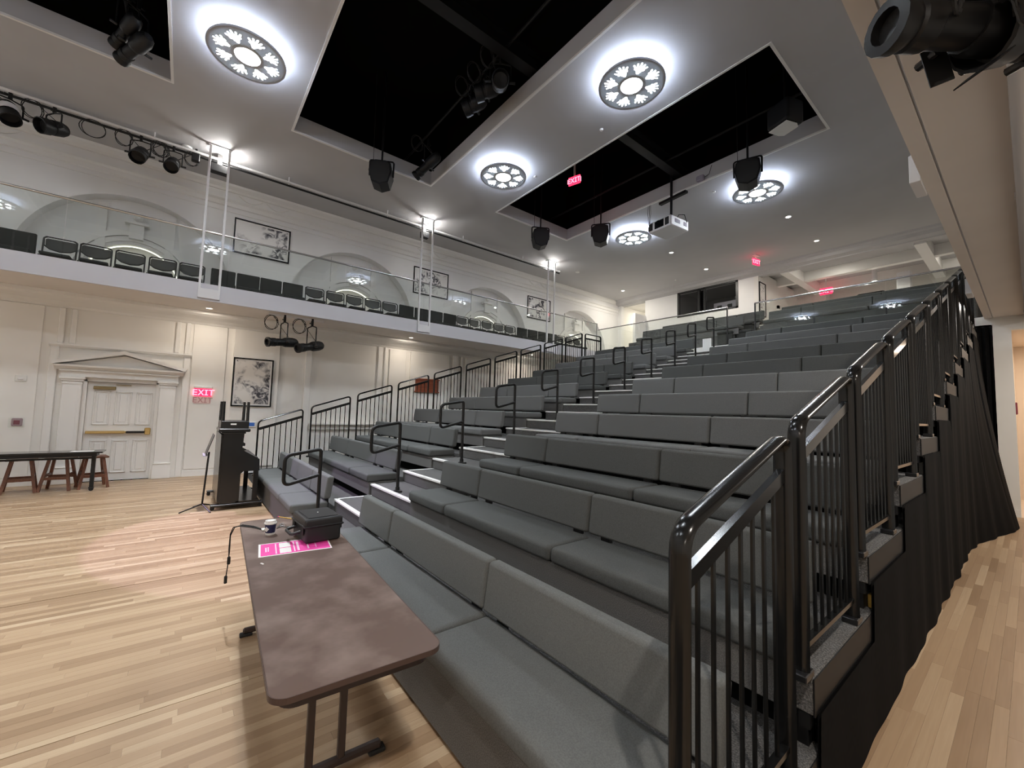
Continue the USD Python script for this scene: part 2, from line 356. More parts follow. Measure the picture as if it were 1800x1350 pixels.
for c in RC[1:]:
    a = MB()
    for r0, r1, d in ((.98, 1.10, .06), (.86, .96, .04)):
        ring = arch(c, r1, BF).difference(arch(c, r0, BF-.1)); a.prism(ring, d, YZ(WX-.301))
    a.box(WX-.3, WX-.16, c-.12, c+.12, 5.34, 5.66).box(WX-.3, WX-.10, c-.2, c+.2, 5.66, 5.71).box(WX-.3, WX-.25, c-.66, c-.5, BF, 6.05).box(WX-.3, WX-.25, c+.5, c+.66, BF, 6.05)
    a.lathe([(0, .05), (.05, .05), (.09, 0), (.0, -.1)], 10, axes((WX-.2, c, 5.84), (0, 1, 0), (0, 0, 1)))
    struct('trim', a, 'trim_paint')
    nl = arch(c, .795, BF).difference(arch(c, .775, BF-.1)); L = T('niche_light', f'curved strip of light edging the {ORD[k]} arched niche of the balcony wall', 'light', (WX-.5, c, 5.2))
    L.add('light_strip', MB().prism(nl, .02, YZ(WX-.45)), 'niche_glow', world=True); k += 1
# mouldings of the upper wall
mo = MB()
def moulding(mb, prof, y0, y1, x):       # profile (proj, z) swept along Y
    mb.prism(Polygon(prof), y1-y0, axes((x, y1, 0), (1, 0, 0), (0, 0, 1)))
moulding(mo, [(0, 6.96), (.03, 6.97), (.05, 7.02), (.12, 7.08), (.14, 7.13), (0, 7.13)], -6.8, 16, WX)
moulding(mo, [(0, 6.58), (.03, 6.60), (.03, 6.70), (.075, 6.74), (.075, 6.775), (0, 6.79)], -6.8, 16, WX)
moulding(mo, [(0, 6.46), (.015, 6.46), (.015, 6.49), (0, 6.49)], -6.8, 16, WX)
struct('trim', mo, 'trim_paint')
sw = MB()   # faint plaster swags in the frieze
for c in (-3.5, 1.25, 6.1, 10.9):
    for s in (-1, 1):
        sw.tube([(WX+.012, c+s*(.05+.5*t), 6.93-.12*math.sin(PI*t)) for t in np.linspace(0, 1, 7)], .016, 6)
struct('trim', sw, 'trim_paint')
# crown under the balcony, baseboard, panels and pilaster strips of the lower wall
cr = MB(); moulding(cr, [(0, 3.56), (.02, 3.57), (.05, 3.61), (.16, 3.67), (.34, 3.72), (.42, 3.76), (.42, 3.84), (0, 3.84)], -6.8, 12.4, WX); struct('trim', cr, 'trim_paint')
bb = MB()
for a, b in ((-6.8, -2.0), (-.22, 12.4)): bb.box(WX, WX+.028, a, b, 0, .13).box(WX, WX+.016, a, b, .13, .16)
struct('baseboard_left', bb, 'trim_paint')
pn = MB()
for a, b, z0, z1, d in ((-6.5, -2.35, .16, 3.56, .03), (.02, .68, .16, 3.56, .03), (.82, 1.82, .16, 3.56, .07), (2.62, 4.36, .16, 3.56, .0), (4.78, 5.32, .16, 3.52, .05), (5.46, 6.86, .16, 3.52, .08), (7.5, 9.6, .16, 3.5, .05)):
    if d: pn.box(WX, WX+d, a, b, z0, z1, .008)
struct('wall_panels', pn, 'wall_paint')
st = MB()
for y, w in ((2.44, .16), (4.42, .14), (4.62, .06), (7.0, .22), (7.32, .07)): st.box(WX, WX+.06, y, y+w, .16, 3.56, .012)
struct('trim', st, 'trim_paint')
dd = MB().box(WX, WX+.17, 2.62, 4.42, 1.20, 1.25, .01).box(WX, WX+.08, 2.62, 4.42, 1.08, 1.20); struct('trim', dd, 'trim_paint')

# ---- the door in its pedimented surround
D = T('door_1', None, None, (WX, -1.11, 0), kind='structure')
dr = MB().box(WX-.11, WX-.06, -1.65, -.57, .005, 2.085)
slab = D.add('door_leaf', dr, 'trim_paint', world=True)
def door_panel(y0, y1, z0, z1):
    p = MB()
    for a, b, c, d in ((y0, y1, z0, z0+.03), (y0, y1, z1-.03, z1), (y0, y0+.03, z0, z1), (y1-.03, y1, z0, z1)): p.box(WX-.06, WX-.038, a, b, c, d, .008)
    p.box(WX-.06, WX-.045, y0+.07, y1-.07, z0+.06, z1-.06, .012); D.add('panel', p, 'trim_paint', world=True)
for i in range(3):
    y = -1.55+i*.335; door_panel(y, y+.26, 1.18, 1.90); door_panel(y, y+.26, .16, .86)
pb = MB().box(WX-.04, WX+.03, -1.62, -1.02, 1.00, 1.055, .01).box(WX-.06, WX-.02, -1.62, -.66, 1.01, 1.045)
pbar = D.add('panic_bar', pb, 'brass', world=True)
D.add('touch_bar', MB().box(WX-.03, WX+.035, -1.0, -.70, 1.005, 1.05, .01), 'matte_black', world=True, parent=pbar)
D.add('lock_case', MB().box(WX-.055, WX+.02, -.70, -.60, .97, 1.12, .015).tube([(WX+.02, -.65, 1.06), (WX+.07, -.65, 1.06)], .022), 'brass', world=True, parent=pbar)
D.add('door_closer', MB().box(WX-.06, WX+.01, -1.56, -1.22, 1.93, 2.0, .008).box(WX-.05, WX-.02, -1.22, -.98, 2.03, 2.045), 'old_brass', world=True)
fr = MB().box(WX-.14, WX+.012, -1.715, -1.655, 0, 2.13).box(WX-.14, WX+.012, -.565, -.505, 0, 2.13).box(WX-.14, WX+.012, -1.715, -.505, 2.09, 2.14)
D.add('door_frame', fr, 'trim_paint', world=True)
S = T('door_surround', None, None, (WX, -1.11, 0), kind='structure')
for y0, y1 in ((-2.0, -1.72), (-.50, -.22)):
    p = MB().box(WX, WX+.09, y0, y1, .32, 2.08, .008).box(WX, WX+.12, y0-.02, y1+.02, 0, .32, .008).box(WX, WX+.13, y0-.015, y1+.015, .32, .345, .005)
    p.box(WX, WX+.105, y0-.01, y1+.01, 2.02, 2.045).box(WX, WX+.12, y0-.025, y1+.025, 2.08, 2.12, .005).box(WX, WX+.145, y0-.045, y1+.045, 2.12, 2.17, .005)
    p.box(WX+.09, WX+.097, y0+.05, y1-.05, .42, 1.98)
    S.add('pilaster', p, 'trim_paint', world=True)
e = MB().box(WX, WX+.10, -2.03, -.19, 2.17, 2.28).box(WX, WX+.16, -2.05, -.17, 2.28, 2.31, .005)
moulding(e, [(0, 2.31), (.14, 2.31), (.24, 2.37), (.25, 2.405), (0, 2.42)], -2.12, -.10, WX); S.add('entablature', e, 'trim_paint', world=True)
pd = MB().prism(Polygon([(-2.06, 2.41), (-.16, 2.41), (-1.11, 2.66)]), .10, YZ(WX))
for s in (-1, 1):
    a, b = (-1.11+s*1.03, 2.40), (-1.11, 2.685)
    pd.prism(Polygon([a, b, (b[0], b[1]+.075), (a[0]+s*.03, a[1]+.06)]), .27, YZ(WX))
S.add('pediment', pd, 'trim_paint', world=True)
cs = MB().box(WX, WX+.05, -2.22, -2.10, 0, 2.78, .01).box(WX, WX+.05, -.12, -.0, 0, 2.78, .01)
moulding(cs, [(0, 2.76), (.06, 2.77), (.10, 2.80), (.10, 2.835), (0, 2.84)], -2.24, .02, WX)
for a in (-2.14, -1.97, -.30, -.12): cs.box(WX, WX+.05, a, a+.085, 2.84, 3.56, .01)
S.add('casing', cs, 'trim_paint', world=True)

# ---- balcony of the left side and the floor behind the seats
struct('balcony_slab', MB().box(WX, FX-.06, -6.8, 12.4, SZ, BF).box(FX-.06, FX-.04, -6.8, 12.4, SZ-.0, SZ+.02), 'soffit_paint')
struct('balcony_fascia', MB().box(FX-.06, FX, -6.8, 12.46, SZ-.012, 4.17), 'fascia_paint')
struct('rear_floor', MB().box(WX, 2.4, 12.4, 21.0, 3.62, BF), 'wall_paint')
bw = sbox(WX, BF, -6.15, CZ).difference(sbox(-12.0, BF, -10.7, 6.98)).difference(sbox(-9.14, 5.86, -6.70, 6.93))
struct('wall_back', MB().prism(bw, .2, axes((0, 16.2, 0), (1, 0, 0), (0, 0, 1))), 'upper_wall_paint')
struct('wall_back_lower', MB().box(WX, -.43, 12.4, 12.5, 0, 3.7), 'wall_paint')
ct = MB()          # cornice over the back wall and the lobby mouth
ct.prism(Polygon([(15.62, 7.13), (15.66, 7.08), (15.74, 7.05), (15.80, 6.97), (15.98, 6.93), (16.0, 6.90), (16.3, 6.90), (16.3, 7.14), (15.62, 7.14)]), 14.6, axes((WX, 0, 0), (0, 1, 0), (0, 0, 1)))
struct('cornice', ct, 'ceiling_paint')
# hall seen through the left doorway, stub wall beside it
struct('hall_wall', MB().box(-12.3, -12.2, 16.2, 19, BF, 7.2).box(-10.5, -10.4, 16.2, 19, BF, 7.2).box(-12.3, -10.4, 19, 19.1, BF, 7.2).box(-12.3, -10.4, 16.2, 19, 7.0, 7.1), 'wall_paint')
struct('stub_wall', MB().box(-10.78, -10.66, 15.2, 16.0, BF, 6.2), 'upper_wall_paint')
hl = T('hall_light', 'small bright ceiling light inside the doorway at the far left of the back wall', 'light', (-11.3, 17.4, 6.99))
hl.add('diffuser', MB().lathe([(0, 0), (.12, 0), (.12, .02), (0, .02)], 20), 'down_glow'); hl.light('DiskLight', (-11.3, 17.4, 6.97), (1, .95, .8), LOBBY*2.4, radius=.12)
# lobby
struct('lobby_wall', MB().box(-6.15, -6.0, 16.0, 20.5, BF, 7.1).box(-6.15, 2.4, 20.5, 20.6, BF, 7.1).box(-6.0, -5.0, 20.0, 20.5, BF, 7.0), 'wall_paint')
struct('lobby_ceiling', MB().box(-6.15, 2.4, 16.2, 20.6, 7.22, 7.3), 'ceiling_paint')
lb = MB()
for x in (-5.36, -1.95): lb.box(x, x+.26, 16.2, 20.5, 6.85, 7.25)
for y in (17.75, 19.6): lb.box(-6.1, 2.4, y, y+.22, 6.88, 7.25)
struct('lobby_beam', lb, 'trim_paint')
struct('lobby_column', MB().box(-2.75, -2.4, 19.0, 19.35, BF, 6.9, .01), 'white_metal')
ld = T('lobby_door', 'pale door in a moulded frame on the lobby side wall beside the narrow picture', 'door', (-5.99, 18.2, BF))
ld.add('door_leaf', MB().box(-5.99, -5.96, 17.85, 18.6, BF, 6.0), 'upper_wall_paint', world=True); ld.add('door_frame', MB().box(-6.0, -5.94, 17.72, 17.85, BF, 6.12).box(-6.0, -5.94, 18.6, 18.73, BF, 6.12).box(-6.0, -5.94, 17.72, 18.73, 6.0, 6.12), 'trim_paint', world=True)
for i, (x, y) in enumerate(((-3.25, 18.6), (-4.1, 16.9), (-.9, 18.4))):
    L = T('lobby_downlight', ['bright round downlight in the lobby ceiling above the top right benches', 'recessed downlight in the lobby just behind the cornice', 'recessed downlight at the right end of the lobby'][i], 'light', (x, y, 7.2))
    z = 6.62 if i == 0 else 7.2
    if i == 0: L.add('housing', MB().lathe([(.0, .6), (.07, .6), (.08, .0), (.06, 0)], 18, axes((x, y, z+.005), (1, 0, 0), (0, 1, 0))), 'white_metal', world=True)
    L.add('lens', MB().lathe([(0, 0), (.075, 0), (.075, .01), (0, .01)], 18, axes((x, y, z-.006), (1, 0, 0), (0, 1, 0))), 'down_glow', world=True)
    L.light('DiskLight', (x, y, z-.02), (1, .95, .84), LOBBY*1.4, radius=.09)

# ---- control-room window
W = T('window_1', None, None, (-7.92, 16.0, 5.86), kind='structure');
wf = MB()
for a, b, c, d in ((-9.14, -6.70, 5.86, 5.93), (-9.14, -6.70, 6.86, 6.93), (-9.14, -9.05, 5.86, 6.93), (-6.78, -6.70, 5.86, 6.93), (-8.26, -8.17, 5.86, 6.93), (-8.02, -7.94, 5.86, 6.93)): wf.box(a, b, 15.985, 16.06, c, d)
W.add('window_frame', wf, 'window_frame', world=True)
W.add('pane', MB().box(-9.06, -8.2, 16.02, 16.03, 5.9, 6.9), 'glass', world=True); W.add('pane', MB().box(-8.0, -6.75, 16.04, 16.05, 5.9, 6.9), 'glass', world=True)
struct('control_room', MB().box(-9.3, -9.2, 16.2, 18.5, BF, 7.1).box(-6.7, -6.6, 16.2, 18.5, BF, 7.1).box(-9.3, -6.6, 18.5, 18.6, BF, 7.1).box(-9.3, -6.6, 16.2, 18.5, 7.05, 7.1).box(-9.3, -6.6, 16.2, 18.5, 5.2, 5.25), 'room_dark')
cm = T('control_desk_screen', 'grey equipment panel with two dark vents behind the control room window', 'equipment', (-7.45, 16.7, 5.25))
cm.add('panel', MB().box(-7.95, -7.0, 16.7, 16.8, 5.25, 6.38, .01), 'equipment', world=True)
for x in (-7.7, -7.3): cm.add('vent', MB().box(x-.1, x+.08, 16.69, 16.7, 6.12, 6.25), 'matte_black', world=True)
cm.add('desk', MB().box(-8.1, -6.8, 16.35, 16.7, 5.8, 5.95, .01), 'matte_black', world=True)

# ---- right side: balcony underside, end wall with doorway, far walls
RXL = -.524
struct('soffit_right', MB().box(-.405, 2.4, -6.8, 12.4, SZ, SZ+.05).box(RXL, -.42, -6.8, 12.46, SZ, 4.17), 'soffit_paint')
ew = sbox(-.43, 0, 2.4, SZ).difference(sbox(-.19, -.01, 1.0, 3.56))
struct('wall_end_right', MB().prism(ew, .12, axes((0, 12.5, 0), (1, 0, 0), (0, 0, 1))), 'wall_paint')
struct('corridor_wall', MB().box(-.3, -.22, 12.5, 16, 0, 3.7).box(-.3, 2.4, 15.4, 15.5, 0, 3.7).box(-.3, 2.4, 12.5, 15.5, 3.58, 3.66), 'warm_wall')
struct('corridor_floor', MB().box(-.3, 2.4, 12.4, 15.5, -.02, 0), 'warm_wall')
fp = T('alarm_pull', 'small red wall box just inside the doorway at the right edge', 'alarm', (-.22, 13.6, 2.0)); fp.add('box', MB().box(-.22, -.18, 13.55, 13.68, 1.95, 2.2, .01), 'dim_red', world=True)
struct('wall_right', MB().box(2.3, 2.4, -6.8, 20.6, 0, 7.3), 'wall_paint')
struct('wall_front', MB().box(WX-.3, 2.4, -6.9, -6.8, 0, 7.3), 'wall_paint')
struct('baseboard_right', MB().box(-.43, -.19, 12.36, 12.38, 0, .14), 'trim_paint')
pp = T('ceiling_pipe', 'white painted pipe running along the soffit at the right edge', 'pipe', (.02, 6, SZ-.05))
pp.add('pipe', MB().tube([(.035, -3, SZ-.06), (.035, 12.35, SZ-.06)], .055, 16), 'white_metal', world=True, smooth=50)
for y in (-.5, 2.6, 5.8, 9.0, 11.9): pp.add('clip', MB().box(-.03, .10, y-.015, y+.015, SZ-.06, SZ), 'white_metal', world=True)

# ================================================================ tiered seating
XA0, XA1 = -5.84, -4.48          # the aisle
XR, XL = -.64, -9.52             # the guard rails
PF = T('seating_platform', 'dark carpeted stepped seating platform with white-edged aisle steps', 'seating platform', (XA0, YN(1), 0))
for n in range(1, 12):
    y, z = YN(n)+.03, RISE*n
    dk = PF.add('deck', MB().box(XL-.12, -.605, y, YN(n+1)+.14, z-.155, z, .006), 'carpet', world=True)
    PF.add('nosing', MB().box(XA0, XA1, y-.012, y+.05, z-.022, z+.005, .004), 'nosing', world=True, parent=dk)
    PF.add('side_plate', MB().box(-.606, -.600, y-.001, YN(n+1)+.14, z-.156, z-.006), 'matte_black', world=True)
    PF.add('riser', MB().box(XL, -.66, y+.10, y+.12, z-RISE+.002 if n > 1 else 0, z-.155), 'black_void', world=True)
    if n < 11:
        hy = YN(n)+.50; hs = PF.add('half_step', MB().box(XA0, XA1, hy, YN(n+1)+.06, z+.001, z+.157, .006), 'carpet', world=True)
        PF.add('nosing', MB().box(XA0, XA1, hy-.012, hy+.045, z+.137, z+.162, .004).box(XA0-.004, XA0+.035, hy, YN(n+1)+.06, z+.14, z+.161, .004), 'nosing', world=True, parent=hs)
    PF.add('side_frame', MB().box(-.70, -.64, y+.05, y+.13, max(0, z-RISE), z-.155).box(-.66, -.62, y, y+.9, z-.155-.06, z-.155), 'matte_black', world=True)
PF.add('wood_block', MB().box(-.64, -.60, 3.22, 3.26, .55, .69, .003), 'pencil_yellow', world=True, label='pale wooden wedge')
PF.add('front_step', MB().box(XA0, XA1, YN(1)+.04, YN(1)+.16, 0, .155), 'carpet', world=True)
# platform blocks of the rows behind the glass
for i, (oy, oz) in enumerate(((11.70, 4.085), (12.70, 4.40))):
    for x0, x1 in ((-9.3, -5.5), (-4.8, -.65)):
        struct('rear_tier', MB().box(x0, x1, oy+1.16, oy+2.2, BF, oz+RISE-.002), 'carpet')
    
def bench(label, xs, front, fab='fabric'):
    """upholstered bench; its origin is the front left foot of the row"""
    B = T('upholstered_bench', label, 'bench', (xs[0], YN(1), 0)); L = xs[-1]-xs[0]; q = [x-xs[0] for x in xs]
    B.add('front_panel', MB().box(0, L, 0, .026, .02 if front else .155, .336, .004), 'panel_carpet')
    for a in (0, L-.026): B.add('end_panel', MB().box(a, a+.026, .027, .40, .318, .336).box(a, a+.026, .027, .032, .16, .318), 'panel_carpet')
    B.add('seat_base', MB().box(.03, L-.03, .03, .43, .3155, .337), 'matte_black')
    for a, b in zip(q[:-1], q[1:]):
        B.add('seat_cushion', MB().add(rbox(a+.003, b-.003, -.035, .425, .337, .452, .038)), fab, smooth=50)
    for a, b in zip(q[:-1], q[1:]):
        B.add('back_cushion', MB().add(rbox(a+.002, b-.002, .362, .452, .478, .772, .03, lambda p: p+np.stack([0*p[:, 0], (p[:, 2]-.478)*.13, 0*p[:, 0]], 1))), fab, smooth=50)
    for a, b in zip(q[:-1], q[1:]):
        for x in (a+.14, b-.14): B.add('back_bracket', MB().box(x-.02, x+.02, .435, .455, .33, .62).box(x-.04, x+.04, .41, .445, .44, .49), 'black_steel')
    return B
RX = [-4.48, -3.66, -2.14, -.70]; LX = [-9.42, -8.17, -6.67, -5.84]
names = {1: 'front row', 2: 'second row', 3: 'third row', 4: 'fourth row', 5: 'fifth row', 6: 'sixth row', 7: 'seventh row', 8: 'eighth row', 9: 'ninth row', 10: 'tenth row', 11: 'eleventh row'}
for side, xs in (('right', RX), ('left', LX)):
    bench(f'grey upholstered bench of the front row, {side} of the aisle' + (', beside the brown table' if side == 'right' else ', near the black piano'), xs, True)
    lab = lambda n: f'grey upholstered bench of the {names[n]} {side} of the aisle' + ('' if n == 2 else ', counted from the floor')
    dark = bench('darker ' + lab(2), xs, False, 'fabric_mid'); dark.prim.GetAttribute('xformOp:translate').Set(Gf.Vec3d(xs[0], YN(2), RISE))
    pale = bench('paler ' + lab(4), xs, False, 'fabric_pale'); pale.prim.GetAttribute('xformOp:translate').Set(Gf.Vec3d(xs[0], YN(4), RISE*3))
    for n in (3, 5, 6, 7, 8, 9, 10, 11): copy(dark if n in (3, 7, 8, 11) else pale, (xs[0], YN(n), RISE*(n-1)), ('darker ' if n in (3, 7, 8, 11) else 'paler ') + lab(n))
    for i, (oy, oz) in enumerate(((11.70, 4.085), (12.70, 4.40))):
        sh = [.46, .66][i] if side == 'left' else [-.22, -.22][i]
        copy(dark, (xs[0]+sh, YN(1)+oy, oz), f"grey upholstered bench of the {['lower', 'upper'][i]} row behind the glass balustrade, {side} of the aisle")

def guard_panel(label):
    G = T('guard_rail', label, 'guard rail', (XR, YN(1), 0)); sl = .330
    G.add('handrail', MB().tube(fillet([(0, 0, .345), (0, 0, 1.375), (0, .79, 1.375+.79*sl), (0, .79, .345)], .07, 5), .0165, 12).xf(np.diag([2.1, 1, 1, 1])), 'gloss_black', smooth=50)
    G.add('mid_rail', MB().bar((0, .015, 1.225), (0, .775, 1.225+.76*sl), .026, .05), 'gloss_black')
    G.add('bottom_rail', MB().bar((0, .015, .43), (0, .775, .43), .03, .022), 'gloss_black')
    for i in range(7):
        y = .1+i*.098; G.add('baluster', MB().tube([(0, y, .43), (0, y, 1.21+(y-.015)*sl)], .0085, 6), 'gloss_black')
    for y in (0, .79): G.add('foot_plate', MB().box(-.035, .035, y-.05, y+.05, .3155, .345, .004), 'black_steel')
    return G
g0 = guard_panel('black steel guard rail panel nearest the camera, at the right end of the front row')
used_g = 0
for n in range(2, 12): copy(g0, (XR, YN(n), RISE*(n-1)), f'{ORD[n-1]} black steel guard rail panel up the right side of the seats')
for n in range(1, 11): copy(g0, (XL, YN(n), RISE*(n-1)), f'{ORD[n-1]} black steel guard rail panel up the left side of the seats' + (', by the piano' if n == 1 else ''))
G = T('guard_rail', 'level black guard rail panel at the top left end of the seats', 'guard rail', (XL, YN(11), RISE*10)); 
G.add('handrail', MB().tube(fillet([(0, 0, .345), (0, 0, 1.33), (0, .82, 1.33), (0, .82, .345)], .07, 5), .0165, 12).xf(np.diag([2.1, 1, 1, 1])), 'gloss_black', smooth=50)
G.add('mid_rail', MB().bar((0, .015, 1.17), (0, .81, 1.17), .026, .05), 'gloss_black'); G.add('bottom_rail', MB().bar((0, .015, .43), (0, .81, .43), .03, .022), 'gloss_black')
for i in range(7): G.add('baluster', MB().tube([(0, .1+i*.1, .43), (0, .1+i*.1, 1.17)], .0085, 6), 'gloss_black')
for y in (0, .82): G.add('foot_plate', MB().box(-.035, .035, y-.05, y+.05, .3155, .345), 'black_steel')

A = T('aisle_handrail', 'first black looped aisle handrail, standing in front of the left front bench', 'handrail', (-5.15, YN(1)+.126, RISE))
A.add('post', MB().tube([(0, 0, .02), (0, 0, .87)], .020, 10), 'matte_black', smooth=50)
A.add('loop', MB().tube(fillet([(0, 0, .80), (0, 0, .892), (0, -.37, .83), (0, -.37, .50), (0, 0, .60)], .075, 6), .020, 10), 'matte_black', smooth=50)
A.add('base_flange', MB().lathe([(0, 0.001), (.05, .001), (.05, .014), (.028, .02), (.026, .06), (0, .06)], 16).box(.03, .10, -.02, .02, .0, .02), 'matte_black')
for n in range(2, 12): copy(A, (-5.15, YN(n)+.126, RISE*n), f'{ORD[n-1]} black looped handrail up the middle aisle')

# ---- black drape under the right side
def drape(y0, y1, topf, basef, ny, nz, amp, seed):
    g = np.random.default_rng(seed); ph = g.uniform(0, 6.28, 5); V = []
    for i in range(ny+1):
        y = y0+(y1-y0)*i/ny; zt = topf(y)
        for j in range(nz+1):
            t = j/nz; z = zt*(1-t); w = amp*(.25+.75*t)
            fold = .55*math.sin(y*7.3+ph[0]+.5*t)+.35*math.sin(y*13.7+ph[1]-.4*t)+.2*math.sin(y*3.1+ph[2])
            V.append((-.588+(basef(y)+.592)*t**1.5+w*(.55+fold)*.6*min(1, max(.25, (y-2.0)/4))*(.15 if t < .03 else 1), y, z+.004))
    V = np.array(V); F = []
    for i in range(ny):
        for j in range(nz):
            a = i*(nz+1)+j; F.append((a, a+nz+1, a+nz+2, a+1))
    F = np.array(F); n = len(V); V2 = V-np.array([.012, 0, 0]); F2 = F[:, ::-1]+n
    F = np.vstack([F, F2]); return np.vstack([V, V2]), np.vstack([F[:, [0, 1, 2]], F[:, [0, 2, 3]]])
def top_of(y): 
    n = max(1, min(11, int((y-YN(1)-.06)/.955)+1)); return RISE*n-.15
def base_of(y): return np.interp(y, [1.1, 8.6, 9.1, 9.6, 10.84, 11.9], [-.592, -.59, -.54, -.44, -.21, -.25])
single('side_drape', MB().add(drape(2.08, 11.9, top_of, base_of, 420, 14, .03, 3)), 'drape', 'black cloth drape hanging down the right side of the seating to the floor', 'curtain', smooth=60)
def bdrape():
    V, F = [], []; n, m = 40, 4
    for i in range(n+1):
        x = -1.4+.985*i/n
        for j in range(m+1): V.append((x, 12.1+.03*math.sin(i*1.7)*(1+j/m), 3.62*(1-j/m)+.004))
    for i in range(n):
        for j in range(m): a = i*(m+1)+j; F += [(a, a+1, a+m+2), (a, a+m+2, a+m+1)]
    V = np.array(V); F = np.array(F); return np.vstack([V, V+[0, .012, 0]]), np.vstack([F, F[:, ::-1]+len(V)])
single('back_drape', MB().add(bdrape()), 'drape', 'black cloth drape closing the far end under the balcony beside the pale wall', 'curtain', smooth=60)

# ================================================================ balconies: glass, rails, hangers
GL = T('glass_balustrade', 'clear glass balustrade with slim metal handrail along the left balcony', 'balustrade', (FX, 3, 4.17))
GL.add('handrail', MB().tube([(FX-.03, -6.7, 5.27), (FX-.03, 12.5, 5.27)], .022, 10), 'steel', world=True, smooth=50)
ys = np.arange(-6.7, 12.6, 2.4)
for a, b in zip(ys[:-1], ys[1:]): GL.add('glass_panel', MB().box(FX-.037, FX-.023, a+.006, min(b, 12.5)-.006, 4.10, 5.255), 'glass', world=True)
GL.add('end_post', MB().box(FX-.05, FX-.01, 12.46, 12.5, 4.0, 5.27), 'steel', world=True)
GB = T('glass_balustrade', 'glass balustrade with metal handrail crossing the top of the left seats', 'balustrade', (-8, 12.52, BF))
GB.add('handrail', MB().tube([(FX, 12.52, 5.02), (-5.55, 12.52, 5.02)], .02, 10), 'steel', world=True, smooth=50)
for a, b in ((FX, -8.9), (-8.89, -7.2), (-7.19, -5.6)): GB.add('glass_panel', MB().box(a, b, 12.513, 12.527, BF+.05, 5.0), 'glass', world=True)
for x in (FX+.03, -8.9, -7.2, -5.56): GB.add('post', MB().box(x-.012, x+.012, 12.5, 12.54, BF, 5.01 if x > -6 else 4.2), 'black_steel', world=True)
GR = T('glass_balustrade', 'glass balustrade with bright handrail in front of the top right benches', 'balustrade', (-2.7, 12.52, BF))
GR.add('handrail', MB().tube([(-4.80, 12.52, 5.0), (-.62, 12.52, 5.0)], .022, 10), 'steel', world=True, smooth=50)
for a, b in ((-4.79, -3.4), (-3.39, -2.0), (-1.99, -.62)): GR.add('glass_panel', MB().box(a, b, 12.513, 12.527, BF+.05, 4.98), 'glass', world=True)
for x in (-4.79, -3.395, -1.995): GR.add('post', MB().box(x-.015, x+.015, 12.5, 12.54, BF, 4.99 if x < -4.5 else 4.35), 'black_steel', world=True)

BAY = [-4.65, .21, 5.06, 9.93]
for k, y in enumerate(BAY):
    Hn = T('balcony_hanger', ['white twin-rod hanger at the far left end of the balcony', 'leftmost white twin-rod hanger in view, left of the wide tree-like picture', 'white twin-rod hanger in front of the middle upper picture', 'farthest white twin-rod hanger, by the last upper picture'][k], 'hanger', (FX-.07, y, SZ))
    for s in (-1, 1): Hn.add('rod', MB().box(FX-.02, FX+.03, y+s*.165-.022, y+s*.165+.022, SZ+.03, CZ, .004), 'white_metal', world=True)
    Hn.add('foot_plate', MB().box(FX-.0, FX+.034, y-.187, y+.187, SZ+.03, 4.06, .004), 'white_metal', world=True)
    Hn.add('head_plate', MB().box(FX-.08, FX+.06, y-.2, y+.2, CZ-.02, CZ), 'white_metal', world=True)
    lf = T('hanger_lamp', ['small bright lamp at the far left end of the ceiling edge', 'small bright lamp at the head of the leftmost white hanger', 'small bright lamp at the head of the middle white hanger', 'small bright lamp at the head of the farthest white hanger'][k], 'lamp', (FX-.12, y+.12, CZ))
    lf.add('bracket', MB().box(FX-.14, FX-.1, y+.06, y+.18, CZ-.12, CZ), 'white_metal', world=True)
    lf.add('bulb', MB().add(trimesh.creation.icosphere(2, .045)).xf(np.array([[1, 0, 0, FX-.12], [0, 1, 0, y+.12], [0, 0, 1, CZ-.15], [0, 0, 0, 1]])), 'lamp_bulb', world=True, smooth=True)
    Hr = T('balcony_hanger', ['white twin-rod hanger above the camera on the right balcony edge', 'white twin-rod hanger of the right balcony nearest the camera', 'white hanger foot peeping past the right beam, upper one', 'white hanger foot peeping past the right beam near the guard rail top'][k], 'hanger', (RXL-.03, y, SZ))
    for s in (-1, 1): Hr.add('rod', MB().box(RXL-.06, RXL-.005, y+s*.165-.022, y+s*.165+.022, SZ+.02, CZ, .004), 'white_metal', world=True)
    Hr.add('foot_plate', MB().box(RXL-.075, RXL-.002, y-.19, y+.19, SZ-.02, 4.06, .004), 'white_metal', world=True)

# ---- chairs on the balcony, facing the hall (+x)
def mesh_chair(label):
    C = T('mesh_chair', label, 'chair', (-11.05, 0, BF)); w = .215
    for s in (-1, 1):
        C.add('side_frame', MB().tube(fillet([(.12, s*w, 0), (.10, s*w, .42), (-.10, s*w, .45), (-.14, s*w, .80), (-.14, s*(w-.05), .825)], .05), .013, 7), 'black_steel', smooth=50)
        C.add('rear_leg', MB().tube([(-.10, s*w, .44), (-.18, s*w, 0)], .012, 7), 'black_steel', smooth=50)
    P = [(-w, .80), (-w*.86, .825), (w*.86, .825), (w, .80), (w*.97, .66), (w*.6, .60), (0, .575), (-w*.6, .60), (-w*.97, .66)]
    Mx = axes((-.145, 0, 0), (0, 1, 0), (-.10, 0, 1))
    pt = lambda q: (np.array([-.143-.02*(q[1]-.6), q[0], q[1]]))
    C.add('back_mesh', MB().prism(Polygon(P).buffer(-.008), .004, Mx), 'chair_mesh')
    C.add('back_frame', MB().tube([pt(q) for q in P+P[:2]], .012, 6), 'black_steel', smooth=50)
    C.add('seat', MB().add(rbox(-.13, .22, -w+.02, w-.02, .41, .46, .02)), 'fabric_dark', smooth=50)
    return C
